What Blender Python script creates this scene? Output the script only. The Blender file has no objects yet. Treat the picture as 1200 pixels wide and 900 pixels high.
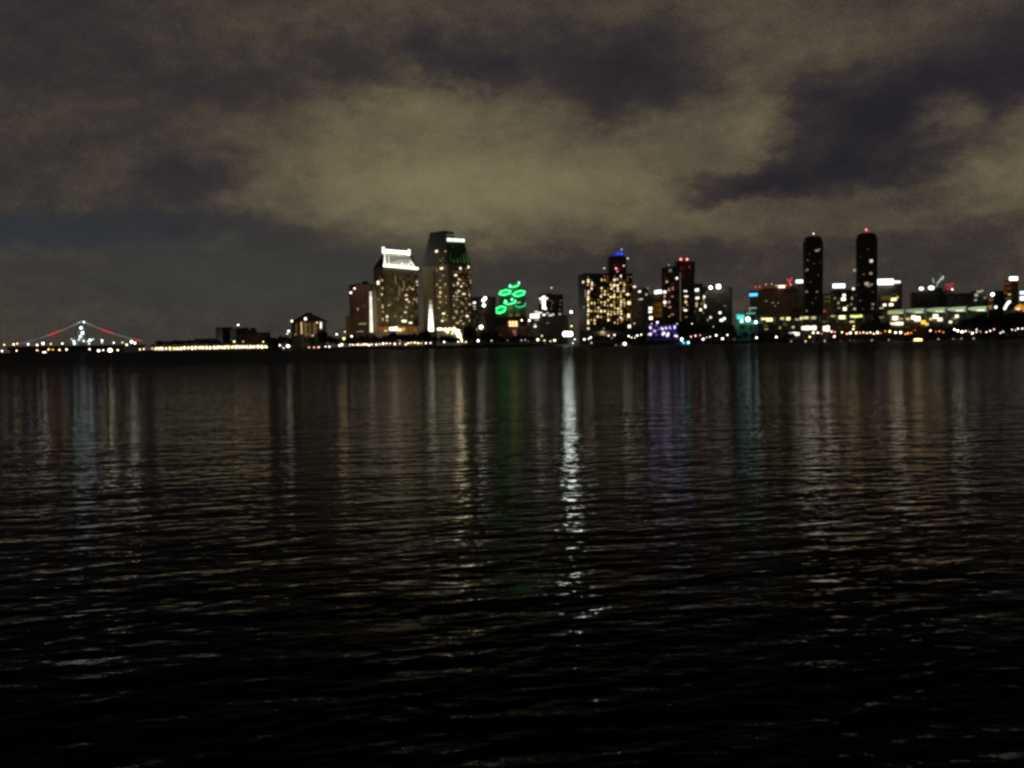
import bpy, bmesh, math, random
from mathutils import Vector, Matrix, Euler
R = math.radians
rnd = random.Random(11)
sc = bpy.context.scene
COL = sc.collection

# ------------------------------------------------------------------ camera
W, H, F = 1200.0, 900.0, 1075.0
CAMZ = 3.0
CAM = Vector((0, 0, CAMZ))
HOR = 403.6                                   # the horizon's row at the middle of the photo
PITCH = math.atan((HOR - 450) / F)            # looks down a little
ROLL = math.atan(0.0165)
cmat = (Euler((math.pi/2 - abs(math.atan((450-HOR)/F)), 0, 0)).to_matrix() @ Matrix.Rotation(-ROLL, 3, 'Z'))
cd = bpy.data.cameras.new('camera'); cam = bpy.data.objects.new('camera', cd); COL.objects.link(cam)
cam.matrix_world = Matrix.Translation(CAM) @ cmat.to_4x4()
cd.sensor_width = 36; cd.lens = 36*F/W; cd.clip_start = .1; cd.clip_end = 40000
sc.camera = cam

def ray(px, py): return cmat @ Vector((px-600, 450-py, -F))
def P(px, py, Y):
    d = ray(px, py); return CAM + d*(Y/d.y)
def on_plane(px, py, p0, n):
    d = ray(px, py); return CAM + d*((p0-CAM).dot(n)/d.dot(n))
def hor(px): return HOR - .0165*(px-600)
def G(px, Y):                                  # ground point under a column of the photo
    p = P(px, hor(px)-6, Y); return Vector((p.x, p.y, 0))
def HZ(px, py, Y): return P(px, py, Y).z
GZ = 2.4                                       # quay height

# ------------------------------------------------------------------ materials
def s2l(c): return tuple(((x/255.)/12.92 if x/255. <= .04045 else ((x/255.+.055)/1.055)**2.4) for x in c)
def node_mat(name):
    m = bpy.data.materials.new(name); m.use_nodes = True
    return m, m.node_tree, m.node_tree.nodes['Principled BSDF']
def surf(name, col, rough=.7, var=.25, scale=.12, metallic=0, stripes=None):
    """painted / stone surface with blotchy wear"""
    m, nt, b = node_mat(name)
    tc = nt.nodes.new('ShaderNodeTexCoord')
    n = nt.nodes.new('ShaderNodeTexNoise'); n.inputs['Scale'].default_value = scale; n.inputs['Detail'].default_value = 6
    mr = nt.nodes.new('ShaderNodeMapRange'); mr.inputs[3].default_value = 1-var; mr.inputs[4].default_value = 1+var
    mr.inputs[1].default_value = .3; mr.inputs[2].default_value = .7
    mx = nt.nodes.new('ShaderNodeMix'); mx.data_type = 'RGBA'; mx.blend_type = 'MULTIPLY'; mx.inputs[0].default_value = 1
    mx.inputs[6].default_value = (*col, 1)
    nt.links.new(tc.outputs['Object'], n.inputs['Vector']); nt.links.new(n.outputs['Fac'], mr.inputs[0])
    nt.links.new(mr.outputs[0], mx.inputs[7]); out = mx.outputs[2]
    if stripes:                                # floor slabs: paler bands a storey apart
        sep = nt.nodes.new('ShaderNodeSeparateXYZ'); nt.links.new(tc.outputs['Object'], sep.inputs[0])
        d = nt.nodes.new('ShaderNodeMath'); d.operation = 'DIVIDE'; d.inputs[1].default_value = stripes[0]
        f = nt.nodes.new('ShaderNodeMath'); f.operation = 'FRACT'
        g = nt.nodes.new('ShaderNodeMath'); g.operation = 'LESS_THAN'; g.inputs[1].default_value = stripes[1]
        nt.links.new(sep.outputs['Z'], d.inputs[0]); nt.links.new(d.outputs[0], f.inputs[0]); nt.links.new(f.outputs[0], g.inputs[0])
        m2 = nt.nodes.new('ShaderNodeMix'); m2.data_type = 'RGBA'; m2.inputs[7].default_value = (*stripes[2], 1)
        nt.links.new(g.outputs[0], m2.inputs[0]); nt.links.new(out, m2.inputs[6]); out = m2.outputs[2]
    nt.links.new(out, b.inputs['Base Color'])
    b.inputs['Roughness'].default_value = rough; b.inputs['Metallic'].default_value = metallic
    return m
def emit(name, rgb, strength, patchy=0.):
    m = bpy.data.materials.new(name); m.use_nodes = True; nt = m.node_tree
    nt.nodes.clear(); o = nt.nodes.new('ShaderNodeOutputMaterial'); e = nt.nodes.new('ShaderNodeEmission')
    e.inputs[0].default_value = (*s2l(rgb), 1); e.inputs[1].default_value = strength
    if patchy:                                 # curtains and furniture behind the glass
        tc = nt.nodes.new('ShaderNodeTexCoord'); n = nt.nodes.new('ShaderNodeTexNoise'); n.inputs['Scale'].default_value = 1.7
        oi = nt.nodes.new('ShaderNodeObjectInfo'); ad = nt.nodes.new('ShaderNodeVectorMath'); sl = nt.nodes.new('ShaderNodeVectorMath'); sl.operation = 'SCALE'; sl.inputs['Scale'].default_value = .13
        nt.links.new(oi.outputs['Location'], sl.inputs[0]); nt.links.new(sl.outputs[0], ad.inputs[0]); nt.links.new(tc.outputs['Object'], ad.inputs[1]); nt.links.new(ad.outputs[0], n.inputs['Vector'])
        mr = nt.nodes.new('ShaderNodeMapRange'); mr.inputs[1].default_value = .3; mr.inputs[2].default_value = .7
        mr.inputs[3].default_value = strength*(1-patchy); mr.inputs[4].default_value = strength*(1+patchy)
        nt.links.new(n.outputs['Fac'], mr.inputs[0]); nt.links.new(mr.outputs[0], e.inputs[1])
    nt.links.new(e.outputs[0], o.inputs[0])
    return m
M = dict(
    tan=surf('warm_concrete', (.26, .205, .13), .8, .3, .05, stripes=(3.3, .24, (.36, .29, .19))),
    tanplain=surf('warm_stone', (.36, .29, .19), .8, .2, .05),
    rose=surf('rose_stucco', (.38, .24, .18), .8, .2, .06, stripes=(3.2, .25, (.42, .30, .23))),
    brown=surf('brown_brick', (.2, .12, .075), .85, .25, .08),
    darkglass=surf('dark_curtain_wall', (.035, .032, .03), .25, .3, .05, stripes=(3.4, .15, (.07, .065, .06))),
    blackglass=surf('black_curtain_wall', (.03, .023, .021), .4, .3, .05, stripes=(3.4, .14, (.05, .04, .036))),
    grey=surf('grey_concrete', (.11, .105, .09), .8, .3, .05, stripes=(3.5, .25, (.14, .13, .115))),
    pale=surf('pale_concrete', (.4, .38, .33), .8, .2, .05, stripes=(3.5, .2, (.33, .31, .27))),
    dim=surf('dim_painted_concrete', (.12, .115, .095), .8, .25, .05, stripes=(3.5, .2, (.09, .088, .075))),
    slate=surf('slate_roof', (.06, .055, .05), .7, .25, .2),
    whiteroof=surf('white_metal_roof', (.75, .75, .70), .5, .1, .2),
    greenroof=surf('copper_green_roof', (.05, .12, .055), .6, .5, .3),
    metal=surf('dark_painted_metal', (.06, .06, .06), .5, .2, .5),
    whitemetal=surf('white_painted_metal', (.7, .7, .7), .5, .1, .3),
    hullgrey=surf('grey_ship_paint', (.09, .10, .11), .6, .2, .05),
    hullwhite=surf('white_boat_paint', (.6, .6, .62), .4, .1, .2),
    rock=surf('wet_rock', (.07, .06, .05), .8, .5, .6),
    ground=surf('dark_paving', (.07, .065, .055), .9, .3, .05),
    path=surf('promenade_concrete', (.22, .20, .17), .85, .2, .2),
    bark=surf('bark', (.09, .06, .04), .9, .3, 2),
    leaf=surf('dark_leaves', (.04, .055, .025), .8, .45, .6),
    palm=surf('palm_leaves', (.045, .065, .03), .7, .4, .6),
    tealwall=surf('teal_lit_wall', (.10, .36, .28), .8, .2, .06),  # teal glow falling on the wall is put into its base colour
)
E = {}
def em(rgb, s, patchy=0.):
    k = (rgb, s, patchy)
    if k not in E: E[k] = emit('glow_%d' % len(E), rgb, s, patchy)
    return E[k]
WARM, YEL, COOL, WHT, AMB, RED, PINK, GRN, TEAL, BLUE, PUR, OLIV = (255,214,150), (255,224,130), (220,240,255), (255,246,225), (255,160,60), (255,40,40), (255,190,170), (60,255,150), (60,230,220), (50,60,255), (170,130,255), (200,190,110)

# ------------------------------------------------------------------ objects
def tag(o, label, cat, group=None, kind=None):
    if label: o['label'] = label
    if cat: o['category'] = cat
    if group: o['group'] = group
    if kind: o['kind'] = kind
    return o
def empty(name, loc, label, cat, group=None):
    o = bpy.data.objects.new(name, None); COL.objects.link(o); o.location = loc; o.empty_display_size = .5
    return tag(o, label, cat, group)
def mesh(name, verts, faces, mat, parent=None, world=True, smooth=False):
    """verts in world space; the object sits at its parent's origin"""
    off = parent.matrix_world.translation if False else (Vector(parent.location) if parent else Vector((0, 0, 0)))
    if parent and parent.parent: off = Vector(parent.location) + Vector(parent.parent.location)
    me = bpy.data.meshes.new(name)
    me.from_pydata([Vector(v)-off for v in verts], [], faces); me.update()
    for mm in (mat if isinstance(mat, (list, tuple)) else [mat]): me.materials.append(mm)
    if smooth:
        for p in me.polygons: p.use_smooth = True
    o = bpy.data.objects.new(name, me); COL.objects.link(o)
    if parent: o.parent = parent
    return o
class MB:
    """collects solids into one mesh"""
    def __init__(s): s.v, s.f, s.mi = [], [], []
    def add(s, v, f, mi=0):
        b = len(s.v); s.v += [Vector(x) for x in v]; s.f += [tuple(b+i for i in q) for q in f]; s.mi += [mi]*len(f)
    def box(s, c, size, rz=0, mi=0):
        c = Vector(c); m = Matrix.Rotation(rz, 3, 'Z')
        hx, hy, hz = size[0]/2, size[1]/2, size[2]/2
        v = [c + m @ Vector((x*hx, y*hy, z*hz)) for x in (-1, 1) for y in (-1, 1) for z in (-1, 1)]
        s.add(v, [(0,1,3,2), (4,6,7,5), (0,4,5,1), (2,3,7,6), (0,2,6,4), (1,5,7,3)], mi)
    def prism(s, foot, z0, z1, mi=0, top=None):
        n = len(foot); top = top or foot
        v = [(p[0], p[1], z0) for p in foot] + [(p[0], p[1], z1 if not callable(z1) else z1(p)) for p in top]
        s.add(v, [tuple(range(n-1, -1, -1)), tuple(range(n, 2*n))] + [(i, (i+1) % n, n+(i+1) % n, n+i) for i in range(n)], mi)
    def tube(s, a, b, r0, r1=None, n=8, mi=0):
        a, b = Vector(a), Vector(b); r1 = r0 if r1 is None else r1
        d = (b-a).normalized(); u = d.orthogonal().normalized(); w = d.cross(u)
        v = []
        for c, r in ((a, r0), (b, r1)):
            v += [c + (u*math.cos(2*math.pi*i/n) + w*math.sin(2*math.pi*i/n))*r for i in range(n)]
        s.add(v, [tuple(range(n-1, -1, -1)), tuple(range(n, 2*n))] + [(i, (i+1) % n, n+(i+1) % n, n+i) for i in range(n)], mi)
    def ball(s, c, rx, ry=None, rz=None, nu=8, nv=5, mi=0):
        ry = ry or rx; rz = rz or rx; c = Vector(c)
        v = [c+Vector((0, 0, rz))]
        for j in range(1, nv):
            t = math.pi*j/nv
            v += [c + Vector((rx*math.sin(t)*math.cos(2*math.pi*i/nu), ry*math.sin(t)*math.sin(2*math.pi*i/nu), rz*math.cos(t))) for i in range(nu)]
        v.append(c-Vector((0, 0, rz))); f = []
        for i in range(nu): f.append((0, 1+i, 1+(i+1) % nu))
        for j in range(nv-2):
            for i in range(nu):
                a = 1+j*nu
                f.append((a+i, a+nu+i, a+nu+(i+1) % nu, a+(i+1) % nu))
        a = 1+(nv-2)*nu
        for i in range(nu): f.append((a+i, len(v)-1, a+(i+1) % nu))
        s.add(v, f, mi)
    def build(s, name, mat, parent=None, smooth=False):
        o = mesh(name, s.v, s.f, mat, parent, smooth=smooth)
        for p, i in zip(o.data.polygons, s.mi): p.material_index = i
        return o
UNIT = {}
def unit_box(mat):
    if mat.name not in UNIT:
        mb = MB(); mb.box((0, 0, 0), (1, 1, 1)); o = mb.build('pane', mat); UNIT[mat.name] = o.data; bpy.data.objects.remove(o)
    return UNIT[mat.name]

class Building:
    """front: [(px, Y), ...] visible corners from left to right; back: metres of depth behind them"""
    def __init__(s, name, label, cat, front, top, mat, depth=25, group=None, base=GZ-1, parapet=True, topat=None):
        s.fr = [G(px, Y).to_2d() for px, Y in front]; s.px = front
        if len(front) == 2:
            d = (s.fr[1]-s.fr[0]).normalized(); nrm = Vector((-d.y, d.x))
            foot = s.fr + [s.fr[1]+nrm*depth, s.fr[0]+nrm*depth]
        elif len(front) == 3: foot = s.fr + [s.fr[0]+s.fr[2]-s.fr[1]]
        else: foot = s.fr
        s.foot = foot
        tp, tY = topat or front[len(front)//2]
        s.z1 = HZ(tp, top, tY); s.z0 = base; s.mat = mat
        c = sum(foot, Vector((0, 0)))/len(foot)
        s.c = c
        s.root = empty(name, (c.x, c.y, base), label, cat, group)
        mb = MB(); mb.prism(foot, base, s.z1); mb.build('wall', mat, s.root)
        if parapet:
            mb = MB(); f2 = [c+(p-c)*1.012 for p in foot]; mb.prism(f2, s.z1+.01, s.z1+1.1); mb.build('roof', M['slate'], s.root)
    def face(s, i):
        a, b = s.fr[i], s.fr[i+1]; d = (b-a).normalized()
        return Vector((a.x, a.y, 0)), Vector((d.x, d.y, 0)), Vector((d.y, -d.x, 0)), (b-a).length
    def which(s, px):
        for i in range(len(s.fr)-1):
            if px <= s.px[i+1][0]: return i
        return len(s.fr)-2
    def put(s, c, u, n, w, h, mat, name='window', t=.36):
        o = bpy.data.objects.new(name, unit_box(mat)); COL.objects.link(o); o.parent = s.root
        o.location = c + n*(t/2-.1) - s.root.location; o.scale = (w, t, h); o.rotation_euler.z = math.atan2(u.y, u.x)
        return o
    def win(s, px, py, wpx, hpx, mat, face=None, name='window'):
        i = s.which(px) if face is None else face
        p0, u, n, L = s.face(i)
        c = on_plane(px, py, p0, n); k = c.y/F
        q = .68 if name == 'window' and max(wpx, hpx) < 9 else 1
        return s.put(c, u, n, wpx*k*q/max(.35, abs(u.x)), hpx*k*q, mat, name)
    def grid(s, i, x0, x1, y0, y1, nc, nr, pb, pd, bright, dim, wf=.6, hf=.5, cap=100, skip=None, seed=1):
        """a facade's rooms: lit ones each a window; the faint rest one part"""
        r = random.Random(seed); p0, u, n, L = s.face(i)
        if not hasattr(s, 'lit'): s.lit = 0; s.faint = MB(); s.fm = []
        for a in range(nc):
            cw = r.uniform(.25, 1.7)
            for b in range(nr):
                fx = x0+(x1-x0)*(a+.5)/nc; fy = y0+(y1-y0)*(b+.5)/nr
                if skip and skip(fx, fy): continue
                fx += r.uniform(-.14, .14)*(x1-x0)/nc; fy += r.uniform(-.2, .2)*(y1-y0)/nr
                c = on_plane(fx, fy, p0, n); k = c.y/F
                w = (x1-x0)/nc*wf*k/max(.35, abs(u.x)); h = (y1-y0)/nr*hf*k
                q = r.random(); pbb = (pb(fx, fy) if callable(pb) else pb)*cw
                if q < pbb and s.lit < cap:
                    ww = w*r.choice((.7, 1, 1, 1.25)); s.lit += 1
                    s.put(c, u, n, ww, h*r.choice((.8, 1, 1.2)), r.choice(bright))
                elif q < pbb+pd:
                    m = r.choice(dim)
                    if m not in s.fm: s.fm.append(m)
                    s.faint.box(c+n*.06, (w, .3, h), math.atan2(u.y, u.x), s.fm.index(m))
    def finish(s):
        if hasattr(s, 'lit') and s.faint.f:
            o = s.faint.build('window', s.fm, s.root); o['kind'] = 'stuff'; o['label'] = 'faintly lit smaller windows across the facade'
    def boxpart(s, name, px, py, wpx, hpx, Y, d, mat, rz=0):
        """a block whose front centre shows at px, py"""
        c = P(px, py, Y); k = Y/F
        mb = MB(); mb.box(c+Vector((0, d/2, 0)), (wpx*k, d, hpx*k), rz); return mb.build(name, mat, s.root)
def beacon(b, px, py, Y, mat, r=.7, name='beacon'):
    c = P(px, py, Y)
    mb = MB(); mb.ball(c, r); return mb.build(name, mat, b.root if isinstance(b, Building) else b)
def spot(loc, target, power, color, size=R(70), blend=.8, rad=.5):
    l = bpy.data.lights.new('floodlight', 'SPOT'); l.energy = power; l.color = color; l.spot_size = size; l.spot_blend = blend; l.shadow_soft_size = rad
    o = bpy.data.objects.new('floodlight', l); COL.objects.link(o); o.location = loc  # this name also covers the added fill spots
    o.rotation_euler = (Vector(target)-Vector(loc)).to_track_quat('-Z', 'Y').to_euler()
    return o

# ------------------------------------------------------------------ sky: night clouds lit by the city, by direction (azimuth, elevation)
wd = bpy.data.worlds.new('World'); sc.world = wd; wd.use_nodes = True
nt = wd.node_tree; nt.nodes.clear(); L = nt.links.new
def nd(t, **k):
    n = nt.nodes.new(t)
    for a, b in k.items(): setattr(n, a, b)
    return n
def setin(n, i, v):
    if isinstance(v, (int, float)): n.inputs[i].default_value = v
    else: L(v, n.inputs[i])
def mth(op, a, b=0., c=None):
    n = nd('ShaderNodeMath', operation=op); setin(n, 0, a); setin(n, 1, b)
    if c is not None: setin(n, 2, c)
    return n.outputs[0]
tc = nd('ShaderNodeTexCoord'); sep = nd('ShaderNodeSeparateXYZ'); L(tc.outputs['Generated'], sep.inputs[0])
az = mth('ARCTAN2', sep.outputs[0], sep.outputs[1]); el = mth('ARCSINE', sep.outputs[2])
# soft billows push the cloud edges about
cmb = nd('ShaderNodeCombineXYZ'); L(az, cmb.inputs[0]); L(mth('MULTIPLY', el, 1.7), cmb.inputs[1])
def noise(scale, detail, rough, off=0., dist=0.):
    a = nd('ShaderNodeVectorMath', operation='ADD'); L(cmb.outputs[0], a.inputs[0]); a.inputs[1].default_value = (off, off*.7, off*.3)
    n = nd('ShaderNodeTexNoise'); n.inputs['Scale'].default_value = scale; n.inputs['Detail'].default_value = detail
    n.inputs['Roughness'].default_value = rough; n.inputs['Distortion'].default_value = dist; L(a.outputs[0], n.inputs['Vector'])
    return n
wn = noise(9, 5, .6, 3.1); ws = nd('ShaderNodeSeparateColor'); L(wn.outputs['Color'], ws.inputs[0])
azw = mth('ADD', az, mth('MULTIPLY', mth('SUBTRACT', ws.outputs[0], .5), .09))
elw = mth('ADD', el, mth('MULTIPLY', mth('SUBTRACT', ws.outputs[1], .5), .065))
w2 = noise(30, 4, .65, 11.3); w2s = nd('ShaderNodeSeparateColor'); L(w2.outputs['Color'], w2s.inputs[0])
azw = mth('ADD', azw, mth('MULTIPLY', mth('SUBTRACT', w2s.outputs[0], .5), .045))
elw = mth('ADD', elw, mth('MULTIPLY', mth('SUBTRACT', w2s.outputs[1], .5), .035))
def pe(px, py):
    d = ray(px, py).normalized(); return math.atan2(d.x, d.y), math.asin(d.z)
BLOBS = [  # px, py, radius x, radius y, tilt deg (rises to the right +), weight; flat-topped
    (560, 190, 290, 88, -2, .30), (490, 165, 150, 70, 0, .10), (430, 235, 170, 46, 0, .10), (640, 240, 250, 42, -2, .14), (560, 225, 190, 42, 0, .07), (350, 255, 110, 26, 0, .06),
    (780, 165, 100, 40, 6, .08), (820, 258, 110, 18, 4, .10), (480, 120, 80, 26, 8, .06),
    (1100, 142, 34, 27, 0, .42), (1195, 175, 75, 42, 28, .36), (890, 40, 120, 60, 0, .16), (1060, 244, 170, 26, 6, .15), (875, 140, 50, 34, 40, .14), (1060, 22, 120, 34, 10, .10),
    (120, 150, 150, 70, 0, .06), (560, 22, 240, 34, 0, .08), (300, 40, 150, 40, 0, .05),
    (560, 80, 70, 26, -14, -.20), (460, 74, 90, 26, -6, -.10), (740, 92, 95, 52, 8, -.26), (640, 58, 80, 28, -10, -.10), (370, 100, 75, 42, 25, -.10),
    (985, 165, 85, 60, 25, -.20), (1055, 110, 70, 46, 0, -.12), (1160, 92, 110, 42, 20, -.20), (1085, 192, 80, 24, 15, -.18), (860, 218, 66, 16, 8, -.22), (920, 208, 70, 22, 8, -.16),
    (222, 205, 54, 26, 0, -.16), (225, 110, 80, 56, 10, -.08), (90, 264, 220, 16, 0, -.12), (310, 276, 120, 13, 0, -.10), (30, 50, 130, 80, 0, -.10),
    (905, 150, 42, 24, 25, .16), (942, 192, 26, 13, 20, .13), (1040, 172, 22, 15, 0, .11), (1010, 228, 60, 11, 5, .10), (1130, 60, 50, 16, 15, .08), (690, 70, 40, 16, 20, .08),
    (560, 318, 380, 24, 0, -.07), (1130, 225, 80, 12, 10, -.10), (20, 190, 50, 34, 0, -.06),
]
acc = None
for px, py, rx, ry, t, w in BLOBS:
    a0, e0 = pe(px, py); rx, ry = rx/F*.92, ry/F; ct, st = math.cos(R(t)), math.sin(R(t))
    da = mth('SUBTRACT', azw, a0); de = mth('SUBTRACT', elw, e0)
    x = mth('MULTIPLY_ADD', da, ct/rx, mth('MULTIPLY', de, st/rx)); y = mth('MULTIPLY_ADD', de, ct/ry, mth('MULTIPLY', da, -st/ry))
    r2 = mth('MULTIPLY_ADD', x, x, mth('MULTIPLY', y, y))
    g = mth('EXPONENT', mth('MULTIPLY', mth('POWER', r2, 1.7), -.75))
    acc = mth('MULTIPLY', g, w) if acc is None else mth('MULTIPLY_ADD', g, w, acc)
fb = noise(10, 9, .66, 7.7, .3); fb2 = noise(24, 8, .7, 1.3); fb3 = noise(330, 3, .8, 5.9)
cl = mth('MULTIPLY_ADD', mth('SUBTRACT', fb.outputs['Fac'], .5), .30, mth('ADD', acc, .345))
cl = mth('MULTIPLY_ADD', mth('SUBTRACT', fb2.outputs['Fac'], .5), .46, cl)
cl = mth('MULTIPLY_ADD', mth('SUBTRACT', fb3.outputs['Fac'], .5), .4, cl)
# clouds low over the town catch more of its light; overhead they are dark
lo = nd('ShaderNodeMapRange', interpolation_type='SMOOTHSTEP'); L(el, lo.inputs[0]); lo.inputs[1].default_value = 0; lo.inputs[2].default_value = .12; lo.inputs[3].default_value = .03; lo.inputs[4].default_value = 0
cl = mth('ADD', cl, lo.outputs[0])
ramp = nd('ShaderNodeValToRGB'); L(cl, ramp.inputs[0]); cr = ramp.color_ramp
stops = [(0, (37, 35, 40)), (.18, (46, 42, 45)), (.34, (58, 52, 50)), (.5, (78, 70, 58)), (.72, (100, 92, 71)), (1, (122, 114, 86))]
cr.elements[0].position = 0; cr.elements[1].position = 1
for p, c in stops[1:-1]: cr.elements.new(p)
for e_, (p, c) in zip(cr.elements, stops): e_.position = p; e_.color = (*s2l(c), 1)
# bluer gaps towards the left end
def tint(src, px, py, rx, ry, col, amt):
    a0, e0 = pe(px, py)
    x = mth('DIVIDE', mth('SUBTRACT', azw, a0), rx/F); y = mth('DIVIDE', mth('SUBTRACT', elw, e0), ry/F)
    g = mth('MULTIPLY', mth('EXPONENT', mth('MULTIPLY', mth('MULTIPLY_ADD', x, x, mth('MULTIPLY', y, y)), -.8)), amt)
    m = nd('ShaderNodeMix', data_type='RGBA'); L(g, m.inputs[0]); L(src, m.inputs[6]); m.inputs[7].default_value = (*s2l(col), 1)
    return m.outputs[2]
c_ = tint(ramp.outputs[0], 40, 268, 160, 18, (44, 50, 60), .7)
c_ = tint(c_, 215, 205, 60, 28, (38, 36, 48), .4)
c_ = tint(c_, 1160, 90, 80, 50, (36, 31, 42), .25)
c_ = tint(c_, 300, 330, 260, 50, (60, 63, 59), .6)
hi = nd('ShaderNodeMapRange', interpolation_type='SMOOTHSTEP'); L(el, hi.inputs[0]); hi.inputs[1].default_value = .34; hi.inputs[2].default_value = .55; hi.inputs[3].default_value = 1; hi.inputs[4].default_value = .03
vm = nd('ShaderNodeVectorMath', operation='SCALE'); L(c_, vm.inputs[0]); L(hi.outputs[0], vm.inputs['Scale'])
sky = nd('ShaderNodeTexSky', sky_type='NISHITA'); sky.sun_disc = False; sky.sun_elevation = R(-9); sky.sun_rotation = R(200)
b1 = nd('ShaderNodeBackground'); L(sky.outputs[0], b1.inputs[0]); b1.inputs[1].default_value = .05
b2 = nd('ShaderNodeBackground'); L(vm.outputs[0], b2.inputs[0]); b2.inputs[1].default_value = 1.0
ads = nd('ShaderNodeAddShader'); L(b1.outputs[0], ads.inputs[0]); L(b2.outputs[0], ads.inputs[1])
wo = nd('ShaderNodeOutputWorld'); L(ads.outputs[0], wo.inputs[0])
wd.cycles.sampling_method = 'MANUAL'; wd.cycles.sample_map_resolution = 512
# faint sun lamp added to fill the facades; no moon is visible
sl = bpy.data.lights.new('facade_fill', 'SUN'); sl.energy = .02; sl.angle = R(20); sl.color = (.9, .95, 1)
so = bpy.data.objects.new('facade_fill', sl); COL.objects.link(so); so.rotation_euler = (R(50), 0, R(-25))

# ------------------------------------------------------------------ water
def water_mat():
    m, nt, b = node_mat('bay_water'); L = nt.links.new
    def mth(op, a, b_=0., c=None):
        n = nt.nodes.new('ShaderNodeMath'); n.operation = op
        for i, v in enumerate((a, b_, c)):
            if v is None: continue
            if isinstance(v, (int, float)): n.inputs[i].default_value = v
            else: L(v, n.inputs[i])
        return n.outputs[0]
    geo = nt.nodes.new('ShaderNodeNewGeometry')
    sx = sy = None
    EPS = .5
    # wave systems: crest length and wave length (m), direction, slope; slopes are finite differences of the wave height in metres
    for wl, stretch, rot, amp, off in ((.13, 2.0, 4, .36, 3), (.34, 2.3, 14, .42, 0), (.85, 2.5, 9, .22, 9), (2.8, 2.4, 6, .08, 21), (14, 2.0, -6, .02, 44)):
        mp = nt.nodes.new('ShaderNodeMapping'); mp.vector_type = 'TEXTURE'
        mp.inputs['Rotation'].default_value = (0, 0, R(rot)); mp.inputs['Scale'].default_value = (wl*stretch, wl, wl); mp.inputs['Location'].default_value = (off, off*2, 0)
        hs = []
        for d in ((0, 0), (.12*wl, 0), (0, .12*wl)):
            ad = nt.nodes.new('ShaderNodeVectorMath'); L(geo.outputs['Position'], ad.inputs[0]); ad.inputs[1].default_value = (*d, 0)
            mp2 = nt.nodes.new('ShaderNodeMapping'); mp2.vector_type = 'TEXTURE'
            for k in ('Rotation', 'Scale', 'Location'): mp2.inputs[k].default_value = mp.inputs[k].default_value
            L(ad.outputs[0], mp2.inputs[0])
            n = nt.nodes.new('ShaderNodeTexNoise'); n.inputs['Scale'].default_value = 1; n.inputs['Detail'].default_value = 1.5; n.inputs['Roughness'].default_value = .45; n.inputs['Distortion'].default_value = .25
            L(mp2.outputs[0], n.inputs['Vector']); hs.append(n.outputs['Fac'])
        nt.nodes.remove(mp)
        gx = mth('MULTIPLY', mth('SUBTRACT', hs[1], hs[0]), amp/.06); gy = mth('MULTIPLY', mth('SUBTRACT', hs[2], hs[0]), amp/.06)
        sx = gx if sx is None else mth('ADD', sx, gx); sy = gy if sy is None else mth('ADD', sy, gy)
    # gusts and slicks
    gn = nt.nodes.new('ShaderNodeTexNoise'); gn.inputs['Scale'].default_value = .02; gn.inputs['Detail'].default_value = 3
    mpg = nt.nodes.new('ShaderNodeMapping'); mpg.inputs['Scale'].default_value = (.35, 1, 1); L(geo.outputs['Position'], mpg.inputs[0]); L(mpg.outputs[0], gn.inputs['Vector'])
    gm = nt.nodes.new('ShaderNodeMapRange'); gm.inputs[1].default_value = .3; gm.inputs[2].default_value = .7; gm.inputs[3].default_value = .7; gm.inputs[4].default_value = 1.3; L(gn.outputs['Fac'], gm.inputs[0])
    # wave slope and roughness made to grow with distance, dimming the far reflections
    sp = nt.nodes.new('ShaderNodeSeparateXYZ'); L(geo.outputs['Position'], sp.inputs[0])
    ch = nt.nodes.new('ShaderNodeMapRange'); ch.interpolation_type = 'SMOOTHSTEP'; L(sp.outputs['Y'], ch.inputs[0]); ch.inputs[1].default_value = 15; ch.inputs[2].default_value = 260; ch.inputs[3].default_value = .26; ch.inputs[4].default_value = 1.5
    rg = nt.nodes.new('ShaderNodeMapRange'); L(sp.outputs['Y'], rg.inputs[0]); rg.inputs[1].default_value = 15; rg.inputs[2].default_value = 300; rg.inputs[3].default_value = .06; rg.inputs[4].default_value = .2
    gmo = mth('MULTIPLY', gm.outputs[0], ch.outputs[0])
    cb = nt.nodes.new('ShaderNodeCombineXYZ'); L(mth('MULTIPLY', mth('MULTIPLY', sx, gmo), -1), cb.inputs[0]); L(mth('MULTIPLY', mth('MULTIPLY', sy, gmo), -1), cb.inputs[1]); cb.inputs[2].default_value = 1
    nm = nt.nodes.new('ShaderNodeVectorMath'); nm.operation = 'NORMALIZE'; L(cb.outputs[0], nm.inputs[0])
    # dark body; IOR and gloss colour set below real water's to darken its reflection
    fr = nt.nodes.new('ShaderNodeFresnel'); fr.inputs['IOR'].default_value = 1.05; L(nm.outputs[0], fr.inputs['Normal'])
    gl = nt.nodes.new('ShaderNodeBsdfGlossy'); gl.inputs['Color'].default_value = (.64, .62, .62, 1); L(rg.outputs[0], gl.inputs['Roughness']); L(nm.outputs[0], gl.inputs['Normal'])
    df = nt.nodes.new('ShaderNodeBsdfDiffuse'); df.inputs['Color'].default_value = (.006, .007, .009, 1)
    mx = nt.nodes.new('ShaderNodeMixShader'); L(fr.outputs[0], mx.inputs[0]); L(df.outputs[0], mx.inputs[1]); L(gl.outputs[0], mx.inputs[2])
    nt.nodes.remove(b); L(mx.outputs[0], nt.nodes['Material Output'].inputs['Surface'])
    return m
WATER = water_mat()
w = mesh('water', [(-9000, -30, 0), (9000, -30, 0), (9000, 12000, 0), (-9000, 12000, 0)], [(0, 1, 2, 3)], WATER); w['kind'] = 'structure'

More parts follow.
